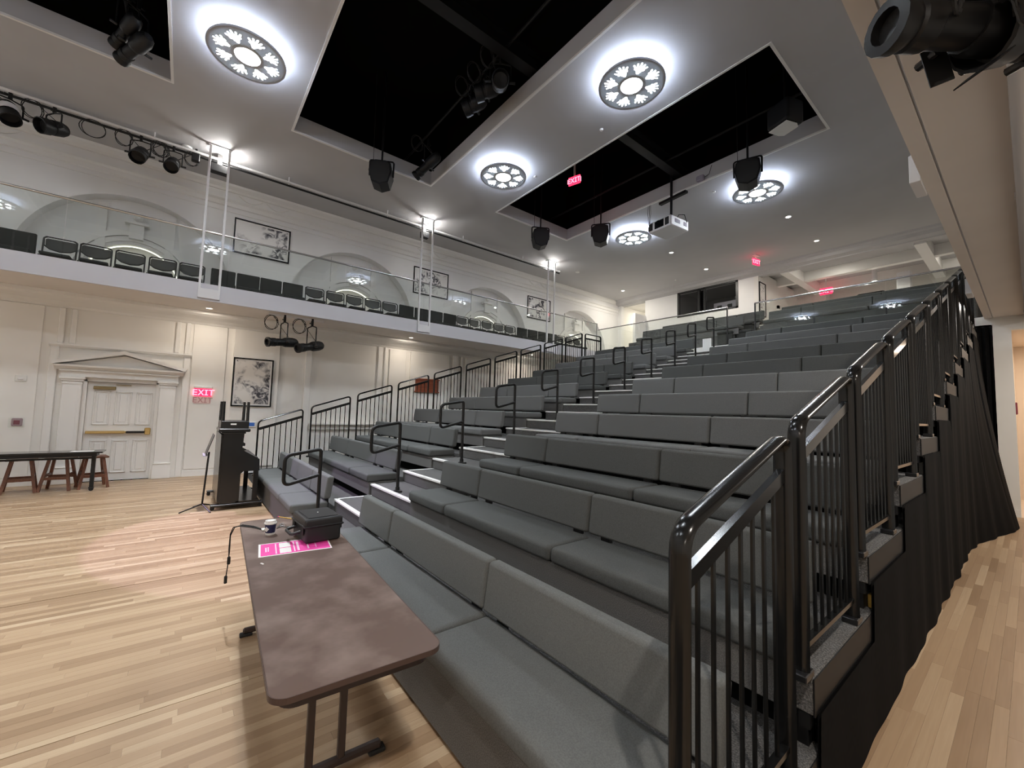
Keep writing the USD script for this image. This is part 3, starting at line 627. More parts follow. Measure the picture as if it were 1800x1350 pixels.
def pad_chair(label):
    C = T('padded_chair', label, 'chair', (-11.05, 0, BF)); w = .225
    C.add('back', MB().add(rbox(-.16, -.10, -w, w, .30, .83, .025)), 'fabric_dark', smooth=50)
    C.add('seat', MB().add(rbox(-.12, .20, -w+.01, w-.01, .36, .46, .025)), 'fabric_dark', smooth=50)
    for sx in (-.12, .16):
        for s in (-1, 1): C.add('leg', MB().tube([(sx, s*(w-.03), 0), (sx, s*(w-.03), .38)], .013, 6), 'black_steel')
    return C
mc = pc = None
runs = [('p', [-3.05, -2.57], 'left end of the balcony'), ('m', [-2.05+.487*i for i in range(5)], 'run under the first arch'), ('p', [.46+.468*i for i in range(4)], 'run under the wide tree-like picture'),
        ('m', [2.36+.494*i for i in range(5)], 'run under the second arch'), ('p', [4.83+.48*i for i in range(4)], 'run under the middle upper picture'), ('m', [6.74+.485*i for i in range(5)], 'run under the third arch'),
        ('p', [9.2+.5*i for i in range(4)], 'run under the last upper picture'), ('m', [11.2+.46*i for i in range(3)], 'end run by the stairs')]
for kind, yy, where in runs:
    for i, y in enumerate(yy):
        lab = f"{ORD[i]} {'black mesh-backed chair' if kind == 'm' else 'dark padded chair'} from the left in the {where}"
        if kind == 'm':
            if mc is None: mc = mesh_chair(lab); mc.prim.GetAttribute('xformOp:translate').Set(Gf.Vec3d(-11.05, y, BF))
            else: copy(mc, (-11.05, y, BF), lab, rotz=float(rng.uniform(-5, 5)))
        else:
            if pc is None: pc = pad_chair(lab); pc.prim.GetAttribute('xformOp:translate').Set(Gf.Vec3d(-11.05, y, BF))
            else: copy(pc, (-11.05, y, BF), lab, rotz=float(rng.uniform(-2, 2)))
lc = T('mesh_chair', 'dark chair back showing above the top right benches in the lobby', 'chair', (-2.75, 15.2, 4.43))
lc.add('back_frame', MB().tube(fillet([(-.3, 0, .1), (-.3, 0, .98), (.3, 0, .98), (.3, 0, .1)], .05), .018, 7), 'black_steel'); lc.add('back_mesh', MB().box(-.29, .29, -.004, .004, .5, .97), 'chair_mesh'); lc.add('seat', MB().add(rbox(-.3, .3, -.25, .2, .42, .5, .02)), 'fabric_dark')
for x in (-.27, .27): lc.add('leg', MB().tube([(x, -.1, -.56), (x, -.1, .44)], .015, 6), 'black_steel')
for i, (x, y, z) in enumerate(((-5.75, 12.95, BF), (-5.25, 13.1, BF), (-5.5, 13.75, BF))):
    O = T('cube_stool', ['dark upholstered cube stool left of the top aisle post', 'dark upholstered cube stool right beside the top aisle post', 'dark upholstered cube stool behind the other two at the top of the aisle'][i], 'stool', (x, y, z))
    O.add('body', MB().add(rbox(-.22, .22, -.22, .22, .03, .40+.35*(i == 2), .03)), 'fabric_dark', smooth=50); O.add('top_pad', MB().add(rbox(-.23, .23, -.23, .23, .40+.35*(i == 2), .48+.35*(i == 2), .03)), 'fabric_dark', smooth=50); O.add('foot', MB().box(-.18, .18, -.18, .18, 0, .03), 'black_steel')
ws = T('white_board', 'small plain white board at the top of the middle aisle', 'board', (-6.1, 12.32, BF)); ws.add('board', MB().box(-6.24, -5.98, 12.37, 12.40, 3.62, 4.12, .004), 'white_plastic', world=True)

# ================================================================ pictures and signs on the left wall
def picture(label, name, y0, y1, z0, z1, ink_, x=WX, fw_=.03, mat_=.035):
    P = T(name, label, 'picture', (x, (y0+y1)/2, z0)); f = MB()
    for a, b, c, d in ((y0, y1, z0, z0+fw_), (y0, y1, z1-fw_, z1), (y0, y0+fw_, z0, z1), (y1-fw_, y1, z0, z1)): f.box(x, x+.04, a, b, c, d, .004)
    P.add('frame', f, 'matte_black', world=True); P.add('mount', MB().box(x, x+.018, y0+fw_, y1-fw_, z0+fw_, z1-fw_), 'paper', world=True)
    P.add('artwork', MB().box(x+.018, x+.021, y0+fw_+mat_, y1-fw_-mat_, z0+fw_+mat_, z1-fw_-mat_), ink_, world=True)
picture('framed portrait-format ink picture of abstract flowers on the lower wall by the exit sign', 'framed_picture', .83, 1.69, 1.65, 2.855, 'ink_floral', WX+.07)
picture('wide framed black ink picture of tangled branches, leftmost on the balcony wall', 'framed_picture', .64, 1.89, 5.48, 6.36, 'ink_tree')
picture('framed black ink picture of swirls in the middle of the balcony wall', 'framed_picture', 5.45, 6.71, 5.44, 6.31, 'ink_swirl')
picture('framed ink picture of scattered black shapes, last on the balcony wall', 'framed_picture', 10.27, 11.5, 5.44, 6.315, 'ink_blocks')
picture('tall framed line drawing on the wall corner beside the control room window', 'framed_picture', 16.02, 16.58, 5.45, 6.70, 'ink_lines', -6.0, .03, .05)

def letters(text, h, Mx, d=.004): 
    m = meshkit.text_mesh(text, h, d, bold=True); m.apply_translation([-(m.bounds[0, 0]+m.bounds[1, 0])/2, -(m.bounds[0, 1]+m.bounds[1, 1])/2, 0]); m.apply_transform(Mx); return m
E1 = T('exit_sign', 'red lit EXIT sign with pale lower plate on the left wall beside the door', 'sign', (WX, .28, 1.7))
x0 = WX+.03
E1.add('housing', MB().box(WX, WX+.09, .10, .46, 2.05, 2.10, .01), 'white_plastic', world=True)
E1.add('lit_panel', MB().box(x0, x0+.02, .115, .445, 1.86, 2.05, .003), 'exit_red', world=True)
E1.add('lower_plate', MB().box(WX+.0, x0+.012, .12, .435, 1.69, 1.86, .003), 'exit_plate', world=True)
E1.add('lettering', letters('EXIT', .13, axes((x0+.0205, .29, 1.955), (0, 1, 0), (0, 0, 1))), 'exit_letter', world=True)
E1.add('lettering', letters('EXIT', .12, axes((x0+.0125, .285, 1.775), (0, 1, 0), (0, 0, 1)), .002), 'exit_dim', world=True)
def exit_hang(label, x, y, z, ztop, yaw, sc=1.0):
    E = T('exit_sign', label, 'sign', (x, y, z), yaw)
    E.add('panel', MB().box(-.17*sc, .17*sc, -.02, .02, -.11*sc, .11*sc, .005), 'exit_red'); E.add('stem', MB().box(-.02, .02, -.02, .02, .11*sc, ztop-z-.02), 'white_plastic'); E.add('canopy', MB().box(-.12, .12, -.05, .05, ztop-z-.03, ztop-z), 'white_plastic')
    E.add('lettering', letters('EXIT', .12*sc, axes((0, -.0205, 0), (1, 0, 0), (0, 0, 1))), 'exit_letter')
    E.add('lettering', letters('EXIT', .12*sc, axes((0, .0205, 0), (-1, 0, 0), (0, 0, 1))), 'exit_letter')
exit_hang('red lit EXIT sign deep inside the far black ceiling opening', -7.22, 7.58, 7.80, CZ+1.9, 15, 1.0)
exit_hang('red lit EXIT sign hanging from the ceiling above the control room window', -5.5, 14.5, 6.90, CZ, 78, 1.0)
exit_hang('red lit EXIT sign hanging in the lobby behind the top right benches', -4.72, 18.9, 6.66, 7.22, 0, 1.15)
V = T('strobe', 'white square alarm strobe on the wall above the mauve box', 'alarm', (WX, -2.56, 2.02))
V.add('body', MB().box(WX, WX+.05, -2.64, -2.48, 2.02, 2.15, .012), 'white_plastic', world=True); V.add('lens', MB().box(WX+.05, WX+.07, -2.60, -2.52, 2.05, 2.09, .01), 'white_metal', world=True)
V = T('alarm_box', 'mauve wall box in a clear cover under the white strobe', 'alarm', (WX, -2.55, 1.13)); V.add('body', MB().box(WX, WX+.06, -2.62, -2.48, 1.16, 1.31, .012), 'mauve_plastic', world=True); V.add('cover', MB().box(WX, WX+.09, -2.655, -2.445, 1.12, 1.335, .02), 'glass', world=True)
V.add('pull', MB().box(WX+.06, WX+.07, -2.59, -2.51, 1.19, 1.27, .005), 'dim_red', world=True)
V = T('blue_sign', 'small blue and white sign on the wall behind the piano', 'sign', (WX, 1.31, 1.15)); V.add('plate', MB().box(WX+.0, WX+.1, 1.22, 1.40, 1.13, 1.28, .01), 'white_plastic', world=True); V.add('print', MB().box(WX+.1, WX+.102, 1.235, 1.36, 1.165, 1.25), 'blue_print', world=True)
V = T('wall_plaque', 'reddish brown wooden board on the wall behind the left guard rail', 'plaque', (WX, 6.04, 2.26)); V.add('board', MB().box(WX+.08, WX+.12, 5.64, 6.45, 2.27, 2.67, .006), 'plaque_wood', world=True); V.add('frame', MB().box(WX+.08, WX+.135, 5.61, 6.48, 2.65, 2.69).box(WX+.08, WX+.135, 5.61, 6.48, 2.25, 2.285), 'plaque_wood', world=True)

# ================================================================ ceiling lamps
def disc_light(label, x, y):
    """pierced metal rosette hung just under the ceiling, lit through its cut-outs and glowing up onto the ceiling"""
    D = T('rosette_light', label, 'ceiling light', (x, y, CZ)); z = -.17
    plate = Point(0, 0).buffer(.50, 48); holes = []
    hole0 = Point(0, 0).buffer(.17, 32)
    for k in range(8):
        a = k*PI/4+.2; c, s = math.cos(a), math.sin(a)
        bits = [Point(.295*c, .295*s).buffer(.046, 8), Point(.255*c, .255*s).buffer(.026, 6)]
        for q, r in ((-.26, .385), (-.13, .41), (0, .43), (.13, .41), (.26, .385)):
            bits.append(LineString([(.27*c, .27*s), (r*math.cos(a+q), r*math.sin(a+q))]).buffer(.0145, 4))
        for q in (-.30, .30): bits.append(Point(.325*math.cos(a+q*.62), .325*math.sin(a+q*.62)).buffer(.024, 6))
        holes.append(unary_union(bits))
    body = plate.difference(hole0).difference(unary_union(holes))
    D.add('rosette_plate', MB().prism(body, .014, axes((0, 0, z), (1, 0, 0), (0, 1, 0))), 'disc_plate')
    D.add('rim', MB().lathe([(.485, z-.006), (.515, z-.006), (.518, z+.012), (.512, z+.03), (.49, z+.03), (.485, z-.006)], 48), 'disc_metal', smooth=40)
    D.add('center_ring', MB().lathe([(.17, z-.004), (.215, z-.004), (.215, z+.002), (.17, z+.002)], 40), 'disc_metal')
    D.add('core_lamp', MB().lathe([(0, z+.016), (.165, z+.016), (.165, z+.02), (0, z+.02)], 40), 'core_glow')
    D.add('diffuser', MB().lathe([(.165, z+.024), (.47, z+.024), (.47, z+.03), (.165, z+.03)], 48), 'disc_glow')
    D.add('backing', MB().lathe([(0, z+.033), (.475, z+.033), (.475, z+.037), (0, z+.037)], 48), 'white_metal')
    D.add('up_glow', MB().lathe([(.38, z+.05), (.43, z+.05), (.43, z+.06), (.38, z+.06)], 48), 'halo_glow')
    L = D.light('SphereLight', np.array([x, y, CZ+z-.07]), (.90, .95, 1.0), BEAM, radius=.06); UsdLux.ShapingAPI.Apply(L.GetPrim()).CreateShapingConeSoftnessAttr(.7); UsdLux.ShapingAPI.Apply(L.GetPrim()).CreateShapingConeAngleAttr(CONE)
    D.add('stem', MB().lathe([(0, z+.03), (.12, z+.03), (.12, -.002), (0, -.002)], 24), 'white_metal')
    return D
d0 = disc_light('round rosette ceiling light left of the big black opening, nearest the camera', -7.19, .38)
for x, y, lab in ((-3.79, .38, 'round rosette ceiling light over the brown table, above the picture edge'), (-7.19, 5.25, 'small-looking round rosette ceiling light above the left balcony rail, between the two black openings'), (-3.79, 5.25, 'round rosette ceiling light between the two black openings, right-hand one'),
                  (-7.19, 10.12, 'round rosette ceiling light just left of the projector'), (-3.79, 10.12, 'round rosette ceiling light behind the hanging speaker, far right one'), (-7.19, -4.49, 'round rosette ceiling light behind the camera, left'), (-3.79, -4.49, 'round rosette ceiling light behind the camera, right')):
    copy(d0, (x, y, CZ), lab)
def downlight(label, x, y, z, em, col, power, name='downlight'):
    L = T(name, label, 'light', (x, y, z))
    L.add('trim_ring', MB().lathe([(.055, -.001), (.085, -.001), (.088, -.006), (.06, -.01), (.055, -.001)], 20), 'white_metal')
    L.add('lens', MB().lathe([(0, -.004), (.055, -.004), (.055, -.001), (0, -.001)], 20), em)
    L.light('DiskLight', (x, y, z-.012), col, power, radius=.05)
for x, y, lab in ((-3.86, 12.3, 'upper right'), (-3.85, 14.6, 'lower right'), (-7.23, 12.27, 'nearest the projector'), (-7.22, 14.6, 'above the control room window'), (-10.9, 14.62, 'farthest left')):
    downlight(f'small warm recessed ceiling downlight, {lab} of the five at the back', x, y, CZ, 'down_glow', (1, .94, .83), DOWN*.9)
for x, y, lab in ((-11.45, -4.6, 'beyond the left edge'), (-11.35, .25, 'nearest, above the exit sign'), (-11.42, 5.12, 'in the middle, above the brown board'), (-11.35, 9.85, 'farthest, behind the top of the guard rail')):
    downlight(f'warm recessed downlight under the left balcony, {lab}', x, y, SZ, 'warm_glow', (1, .88, .74), WARM*1.2)
for k, y in enumerate((-4.6, .25, 5.1, 9.9)):
    downlight(f'warm recessed downlight under the right balcony, {ORD[k]} along the passage', .55, y, SZ, 'warm_glow', (1, .92, .83), WARM*6.0)
downlight('warm ceiling light in the passage beyond the right doorway', .8, 14, 3.58, 'warm_glow', (1, .84, .68), WARM*3.0)
for k, (x, y) in enumerate(((-5.55, .72), (-4.9, 5.86), (-6.9, 5.95), (-4.55, 9.6), (-10.6, 11.4), (-10.95, -.35), (-8.6, 14.9))):
    r = .09 if k in (4, 5) else .035
    s = T('smoke_detector' if r > .05 else 'sprinkler_head', f'tiny round fitting on the ceiling beside the {["nearest rosette light", "right middle rosette light", "left middle rosette light", "far right rosette light", "farthest hanger", "left lighting bar", "back downlights"][k]}', 'ceiling fitting', (x, y, CZ))
    s.add('body', MB().lathe([(0, -.03), (r*.8, -.03), (r, -.012), (r, 0), (0, 0)], 18), 'trim_paint', smooth=40)

# ================================================================ stage lanterns
def lantern(label, clamp, drop, d, kind='ellipsoidal', sc=1.0, name=None, lit=False, coils=1, col='matte_black'):
    """lantern hung from a bar: clamp, yoke, body (lathed along the beam d), barrel, knobs, cable"""
    c = np.array(clamp, float); o = c+np.array([0, 0, -drop]); d = np.array(d, float); d /= np.linalg.norm(d)
    s_ = np.cross(d, [0, 0, 1.0]); s_ /= np.linalg.norm(s_)
    Ln = T(name or 'stage_lantern', label, 'stage light', c); Mx = lookm(o, d); k = sc
    Ln.add('clamp', MB().box(c[0]-.022*k, c[0]+.022*k, c[1]-.022*k, c[1]+.022*k, c[2]-.06*k, c[2]+.09*k, .008).tube([c+[0, 0, .0], c+s_*.07*k], .012*k), col, world=True)
    w = .15*k if kind != 'ellipsoidal' else .12*k; yt = c+[0, 0, -.06*k]
    Ln.add('yoke', MB().tube(fillet([o+s_*w, o+s_*w+(yt-o)*.92, yt+s_*.0, o-s_*w+(yt-o)*.92, o-s_*w], .03), .011*k, 6), col, world=True)
    if kind == 'ellipsoidal':
        Ln.add('lamp_house', MB().lathe([(0, -.30), (.05, -.30), (.085, -.26), (.10, -.2), (.10, -.04), (.085, .0), (0, .0)], 12, Mx @ np.diag([k, k, k, 1])), col, world=True, smooth=35)
        Ln.add('barrel', MB().lathe([(0, 0), (.075, 0), (.075, .16), (.085, .17), (.085, .24), (.075, .25), (.095, .29), (.095, .33), (.06, .335), (.06, .30), (0, .29)], 16, Mx @ np.diag([k, k, k, 1])), col, world=True, smooth=35)
    else:
        Ln.add('lamp_house', MB().lathe([(0, -.20), (.06, -.20), (.09, -.18), (.115, -.12), (.12, .0), (.11, .02), (0, .02)], 14, Mx @ np.diag([k, k, k, 1])), col, world=True, smooth=35)
        Ln.add('barrel', MB().lathe([(0, .02), (.105, .02), (.105, .06), (.125, .07), (.125, .18), (.112, .185), (.10, .10), (0, .09)], 16, Mx @ np.diag([k, k, k, 1])), col, world=True, smooth=35)
    for sg in (-1, 1): Ln.add('knob', MB().tube([o+s_*sg*w*.9, o+s_*sg*(w+.07*k)], .018*k, 8), 'black_steel', world=True)
    if lit: Ln.add('lens', MB().lathe([(0, .292), (.06, .292), (.06, .296), (0, .296)], 16, Mx @ np.diag([k, k, k, 1])), 'halo_glow', world=True)
    for i in range(coils):
        g = np.random.default_rng(abs(hash(0))+i+int(1000*abs(c[1]))); cc = c+np.array([0, .24*k*(1 if i % 2 else -1)+.05*i, -.10*k]); a = np.linspace(0, 2*PI*2.2, 40); r = (.12+.015*np.sin(a*1.7))*k
        Ln.add('cable', MB().tube(np.vstack([np.stack([cc[0]+.02*np.sin(a), cc[1]+r*np.cos(a), cc[2]+r*np.sin(a)*1.1], 1), [o-d*.2*k]]), .007, 5), 'rubber', world=True)
    return Ln
BX = -10.78; BZ = 6.92
lbar = T('lighting_bar', 'long black and white lighting bar under the ceiling edge along the left balcony', 'bar', (BX, 3, BZ))
lbar.add('pipe', MB().tube([(BX, -6.6, BZ), (BX, 10.6, BZ)], .024, 8), 'matte_black', world=True, smooth=50)
lbar.add('conduit', MB().tube([(BX+.02, -6.6, BZ+.07), (BX+.02, 10.6, BZ+.07)], .03, 8), 'white_metal', world=True, smooth=50)
for y in np.arange(-5.7, 10.5, 2.42): lbar.add('drop_rod', MB().tube([(BX, y, BZ), (BX, y, CZ-.003)], .012, 6), 'white_metal', world=True)
lv = lantern('chrome and black stage lantern at the left picture edge on the lighting bar', (BX, -2.74, BZ), .30, (.45, .28, -.85), 'fresnel', 1.1, coils=1)
dv = np.array([.45, .28, -.85]); dv /= np.linalg.norm(dv); lo_ = np.array([BX, -2.74, BZ-.30])
lv.add('pale_sleeve', MB().lathe([(.128, -.10), (.134, -.10), (.134, .02), (.128, .02)], 16, lookm(lo_, dv)), 'white_metal', world=True, smooth=40)
WASH = lv.light('SphereLight', lo_+dv*.30, (.80, .60, 1.0), 330.0, radius=.04); UsdLux.ShapingAPI.Apply(WASH.GetPrim()).CreateShapingConeAngleAttr(12.0)
WASH.AddTransformOp(opSuffix='aim').Set(Gf.Matrix4d().SetLookAt(Gf.Vec3d(0, 0, 0), Gf.Vec3d(4.3, 3.7, -6.4), Gf.Vec3d(0, 0, 1)).GetInverse())
lantern('black stage lantern second from the left on the lighting bar, lying sideways', (BX, -2.22, BZ), .34, (.65, -.65, -.4), 'fresnel', 1.1)
lantern('black stage lantern third from the left on the lighting bar', (BX, -1.05, BZ), .34, (.7, -.15, -.7), 'fresnel', 1.05, coils=2)
lantern('black stage lantern fourth from the left on the lighting bar', (BX, -.55, BZ), .34, (.7, -.1, -.7), 'fresnel', 1.0, coils=2)
cu = T('cable_coil', 'loose loop of black cable hanging on the lighting bar between the second and third lanterns', 'cable', (BX, -1.75, BZ)); a = np.linspace(0, 2*PI*2.1, 44)
cu.add('cable', MB().tube(np.stack([BX+.03*np.sin(a), -1.72+.17*np.cos(a)*(1+.1*np.sin(a*.5)), BZ-.12+.15*np.sin(a)], 1), .007, 5), 'rubber', world=True)
jb = T('junction_box', 'small black box on the lighting bar just left of the leftmost white hanger', 'box', (BX, -.2, BZ)); jb.add('body', MB().box(BX-.05, BX+.06, -.26, -.12, 6.78, 6.96, .015), 'matte_black', world=True); jb.add('bracket', MB().box(BX-.02, BX+.02, -.21, -.17, 6.94, 7.06), 'matte_black', world=True)
jb = T('speaker_box', 'flat black box between the two rods of the leftmost white hanger', 'speaker', (BX, .2, BZ)); jb.add('body', MB().box(BX-.06, BX+.10, .07, .37, 6.68, 6.85, .01), 'matte_black', world=True); jb.add('bracket', MB().box(BX-.03, BX+.03, .18, .26, 6.84, 7.1), 'steel', world=True)
jb = T('speaker_box', 'small black box at the head of the middle white hanger', 'speaker', (BX, 5.06, BZ)); jb.add('body', MB().box(BX-.04, BX+.10, 4.98, 5.20, 6.66, 6.84, .01), 'matte_black', world=True); jb.add('bracket', MB().box(BX-.02, BX+.02, 5.05, 5.12, 6.84, 7.1), 'steel', world=True)
ub = T('lighting_bar', 'short pale bar under the left balcony carrying two lanterns', 'bar', (-10.85, 1.9, SZ)); ub.add('rail', MB().box(-10.87, -10.83, 1.35, 2.55, SZ-.05, SZ), 'white_metal', world=True)
lantern('left black stage lantern of the pair under the balcony, lens towards the stage', (-10.85, 1.68, SZ-.10), .55, (.35, -.85, -.12), 'ellipsoidal', 1.15, coils=1)
lantern('right black stage lantern of the pair under the balcony', (-10.85, 2.28, SZ-.10), .58, (.45, -.75, -.22), 'ellipsoidal', 1.2, coils=1)
# in the openings
zb = CZ+.50
lantern('black stage lantern in the near black opening, upper one of the pair', (-8.05, -1.05, zb), .50, (-.85, -.42, -.32), 'ellipsoidal', 1.0, coils=0)
lantern('black stage lantern in the near black opening, lower one of the pair', (-8.12, -.95, zb), .66, (-.85, -.50, -.22), 'ellipsoidal', 1.1, coils=0)
lantern('black stage lantern poking out at the left corner of the big black opening', (-8.15, 3.86, zb), .50, (-.75, -.40, -.50), 'ellipsoidal', 1.15, coils=1)
for i, (x, dz, d, lab) in enumerate(((-6.15, .32, (-.7, -.5, -.3), 'left'), (-5.75, .30, (-.6, -.6, -.25), 'middle'), (-5.35, .40, (.6, -.4, -.35), 'right'))):
    lantern(f'{lab} black stage lantern of the cluster on the far edge of the big black opening', (x, 3.78, zb), dz, d, 'fresnel', 1.15, coils=1)
big = lantern('big black stage lantern at the top right corner, lens to the left', (-.115, 2.62, SZ-.16), .20, (-.59, -.80, -.06), 'ellipsoidal', 1.15, coils=1)
l2 = lantern('black stage lantern at the top right picture edge behind the close one', (.035, 2.82, SZ-.16), .19, (-.55, -.75, -.25), 'fresnel', 1.1, coils=1)
for a in range(4): l2.add('barn_door', MB().box(-.09, .09, -.003, .003, 0, .09).xf(trimesh.transformations.rotation_matrix(-.45, [1, 0, 0])).xf(trimesh.transformations.translation_matrix([0, .13, .20])).xf(trimesh.transformations.rotation_matrix(a*PI/2, [0, 0, 1])).xf(lookm(np.array([.035, 2.82, SZ-.35]), (-.55, -.75, -.25))), 'matte_black', world=True)
lantern('black stage lantern cut by the right picture edge near the soffit', (.20, 3.03, SZ-.16), .19, (-.4, -.85, -.2), 'fresnel', 1.1, coils=1)
rb = T('lighting_bar', 'black pipe under the soffit at the top right corner holding lanterns', 'bar', (0, 2.5, SZ)); rb.add('pipe', MB().tube([(-.33, 2.33, SZ-.15), (.75, 3.78, SZ-.15)], .024, 8), 'matte_black', world=True)
for x in (-.25, .6): rb.add('clip', MB().box(x-.015, x+.015, 2.33+(x+.33)*1.343-.015, 2.33+(x+.33)*1.343+.015, SZ-.15, SZ+.001), 'matte_black', world=True)

def pendant(label, c, yaw, s=1.0, top=CZ+1.9):
    """wedge-shaped loudspeaker in a yoke on a drop pole"""
    P = T('pendant_speaker', label, 'speaker', c, yaw)
    prof = Polygon([(-.20, .20), (-.22, .02), (-.16, -.20), (0, -.26), (.16, -.20), (.22, .02), (.20, .20), (.10, .25), (-.10, .25)]).buffer(.012)
    P.add('cabinet', MB().prism(prof, .34*s, axes((0, .17*s, 0), (1, 0, 0), (0, 0, 1))), 'matte_black')
    P.add('grille', MB().prism(prof.buffer(-.03), .012, axes((0, -.17*s, 0), (1, 0, 0), (0, 0, 1))), 'rubber')
    P.add('yoke', MB().tube(fillet([(.245, 0, 0), (.25, 0, .34), (-.25, 0, .34), (-.245, 0, 0)], .05), .018, 6), 'matte_black')
    P.add('pole', MB().tube([(0, 0, .33), (0, 0, top-c[2])], .02, 8), 'matte_black'); P.add('safety_wire', MB().tube([(-.18, 0, .33), (-.2, 0, top-c[2])], .005, 5), 'rubber')
    return P
pendant('black hanging speaker on a pole at the left edge of the big black opening', (-8.47, 2.95, 6.66), 60)
pendant('black hanging speaker at the left corner of the far black opening', (-8.55, 7.62, 6.66), 60, .95)
pendant('black hanging speaker on a pole left of the projector', (-7.27, 8.72, 6.66), 35, .9)
pendant('black hanging speaker in front of the far right rosette light', (-3.42, 8.66, 6.66), 20, 1.0)
ps = T('wash_light', 'black boxy light with pale face at the right corner of the far black opening', 'stage light', (-2.52, 7.98, 7.02), -20)
ps.add('body', MB().add(rbox(-.22, .20, -.20, .20, -.16, .26, .06)), 'matte_black', smooth=40); ps.add('face', MB().prism(Polygon([(-.18, -.16), (.16, -.16), (.17, .08), (.12, .17), (-.14, .17), (-.18, .08)]), .012, axes((-.02, 0, -.173), (1, 0, 0), (0, 1, 0))), 'white_plastic'); ps.add('arm', MB().tube([(0, 0, .25), (0, 0, CZ+1.9-7.02)], .03), 'matte_black')

# ---- projector
PJ = T('projector', 'white projector hanging on a black pole below the far ceiling opening', 'projector', (-5.35, 8.95, 6.23), -6)
PJ.add('body', MB().box(-.32, .32, -.34, .34, -.05, .20, .02), 'projector_white')
PJ.add('lens_recess', MB().box(-.14, .12, -.345, -.335, -.01, .17, .003).lathe([(0, 0), (.055, 0), (.06, .03), (.045, .03), (.04, .015), (0, .015)], 20, lookm((-.02, -.345, .10), (0, -1, 0))), 'glass_dark')
for x in (-.25, .21): PJ.add('front_vent', MB().box(x-.055, x+.055, -.345, -.335, -.01, .17, .003), 'matte_black')
for y, w in ((-.10, .10), (.2, .06)): PJ.add('side_vent', MB().box(.315, .325, y-w, y+w, .05, .14, .003), 'equipment')
PJ.add('mount_plate', MB().box(-.15, .2, -.12, .12, .19, .235, .01), 'matte_black')
PJ.add('pole', MB().tube([(.08, 0, .23), (.08, 0, CZ+.60-6.23)], .03, 10), 'matte_black', smooth=50)
PJ.add('cross_bar', MB().box(-.25, .5, -.05, .05, .74, .80, .005), 'matte_black')
PJ.add('cable', MB().tube([(.15, .1, .24), (.2, .12, .36), (.3, .2, .34), (.33, .25, .15)], .009, 6), 'rubber')
ca = T('camera_unit', 'small grey camera on the edge of the far black opening right of the projector pole', 'camera', (-4.55, 8.97, 7.2)); ca.add('body', MB().box(-.09, .09, -.07, .03, -.06, .06, .02), 'equipment'); ca.add('cable', MB().tube([(.08, 0, 0), (.2, -.02, .02), (.26, -.02, .2)], .006, 5), 'rubber')
mw = T('microphone', 'small black device dangling on thin cables left of the projector', 'microphone', (-5.95, 9.05, 6.55)); mw.add('body', MB().tube([(0, 0, .0), (.0, 0, -.1), (.05, 0, -.16)], .025, 8), 'matte_black')
for dx in (-.03, .0, .03): mw.add('cable', MB().tube([(0, 0, 0), (dx*1.5, 0, .35), (dx, 0, .78)], .005, 5), 'rubber')

# ================================================================ the brown folding table and what lies on it
TA = math.degrees(math.atan2(-.123, 2.34)); TC = np.array([-2.785, .645, 0])
TB = T('folding_table', 'long brown folding table with worn top in front of the right front bench', 'table', TC, TA)
rr = sbox(-1.245, -.307, 1.245, .307).buffer(-.06).buffer(.06, 8)
TB.add('tabletop', MB().prism(rr, .019, axes((0, 0, .721), (1, 0, 0), (0, 1, 0))), 'table_laminate')
TB.add('edge_band', MB().prism(rr.buffer(.004, 8).difference(rr), .021, axes((0, 0, .7195), (1, 0, 0), (0, 1, 0))), 'table_edge')
TB.add('apron', MB().prism(sbox(-1.2, -.275, 1.2, .275).buffer(-.06).buffer(.06, 6).difference(sbox(-1.175, -.25, 1.175, .25)), .05, axes((0, 0, .671), (1, 0, 0), (0, 1, 0))), 'brown_steel')
for lx in (-.86, .69):
    for y in (-.07, .07): TB.add('leg', MB().box(lx-.016, lx+.016, y-.016, y+.016, .05, .70, .004), 'brown_steel')
    TB.add('foot_bar', MB().box(lx-.02, lx+.02, -.26, .26, .018, .055, .01), 'brown_steel')
    for y in (-.24, .24): TB.add('foot_pad', MB().box(lx-.026, lx+.026, y-.04, y+.04, 0, .02, .005), 'rubber')
    TB.add('cross_bar', MB().box(lx-.012, lx+.012, -.22, .22, .66, .68), 'brown_steel')
TZ = .7401
cp_ = T('coffee_cup', 'navy paper coffee cup with white lid and a tea bag tag on the table', 'cup', (-3.555, .548, TZ))
cp_.add('cup', MB().lathe([(0, 0), (.030, 0), (.0385, .082), (.036, .082), (.028, .004), (0, .004)], 28), 'navy_paper', smooth=40)
cp_.add('base_band', MB().lathe([(.0302, .0), (.0318, .016), (.0312, .016), (.0300, .0)], 28), 'white_plastic')
cp_.add('lid', MB().lathe([(.0415, .078), (.0425, .082), (.0415, .088), (.038, .09), (.036, .104), (.030, .106), (.029, .100), (0, .099)], 28), 'white_plastic', smooth=40)
cp_.add('tea_tag', MB().box(-.013, .013, -.001, .001, -.013, .013).xf(trimesh.transformations.rotation_matrix(.7, [0, 1, 0])).xf(trimesh.transformations.rotation_matrix(math.radians(60), [0, 0, 1])).xf(trimesh.transformations.translation_matrix([.024, -.029, .045])), 'paper')
K = T('equipment_case', 'black hard plastic equipment case with carry handle on the table end', 'case', (-3.325, .815, TZ+.002), 183)
K.add('body', MB().add(rbox(-.165, .165, -.12, .12, .0, .115, .018)), 'case_plastic', smooth=40)
K.add('lid', MB().add(rbox(-.172, .172, -.13, .13, .10, .168, .02)), 'case_plastic', smooth=40)
K.add('lid_ridge', MB().box(-.14, .14, -.10, .10, .168, .172, .002), 'case_plastic')
K.add('gasket_rim', MB().box(-.177, .177, -.135, .135, .108, .122, .005), 'case_plastic')
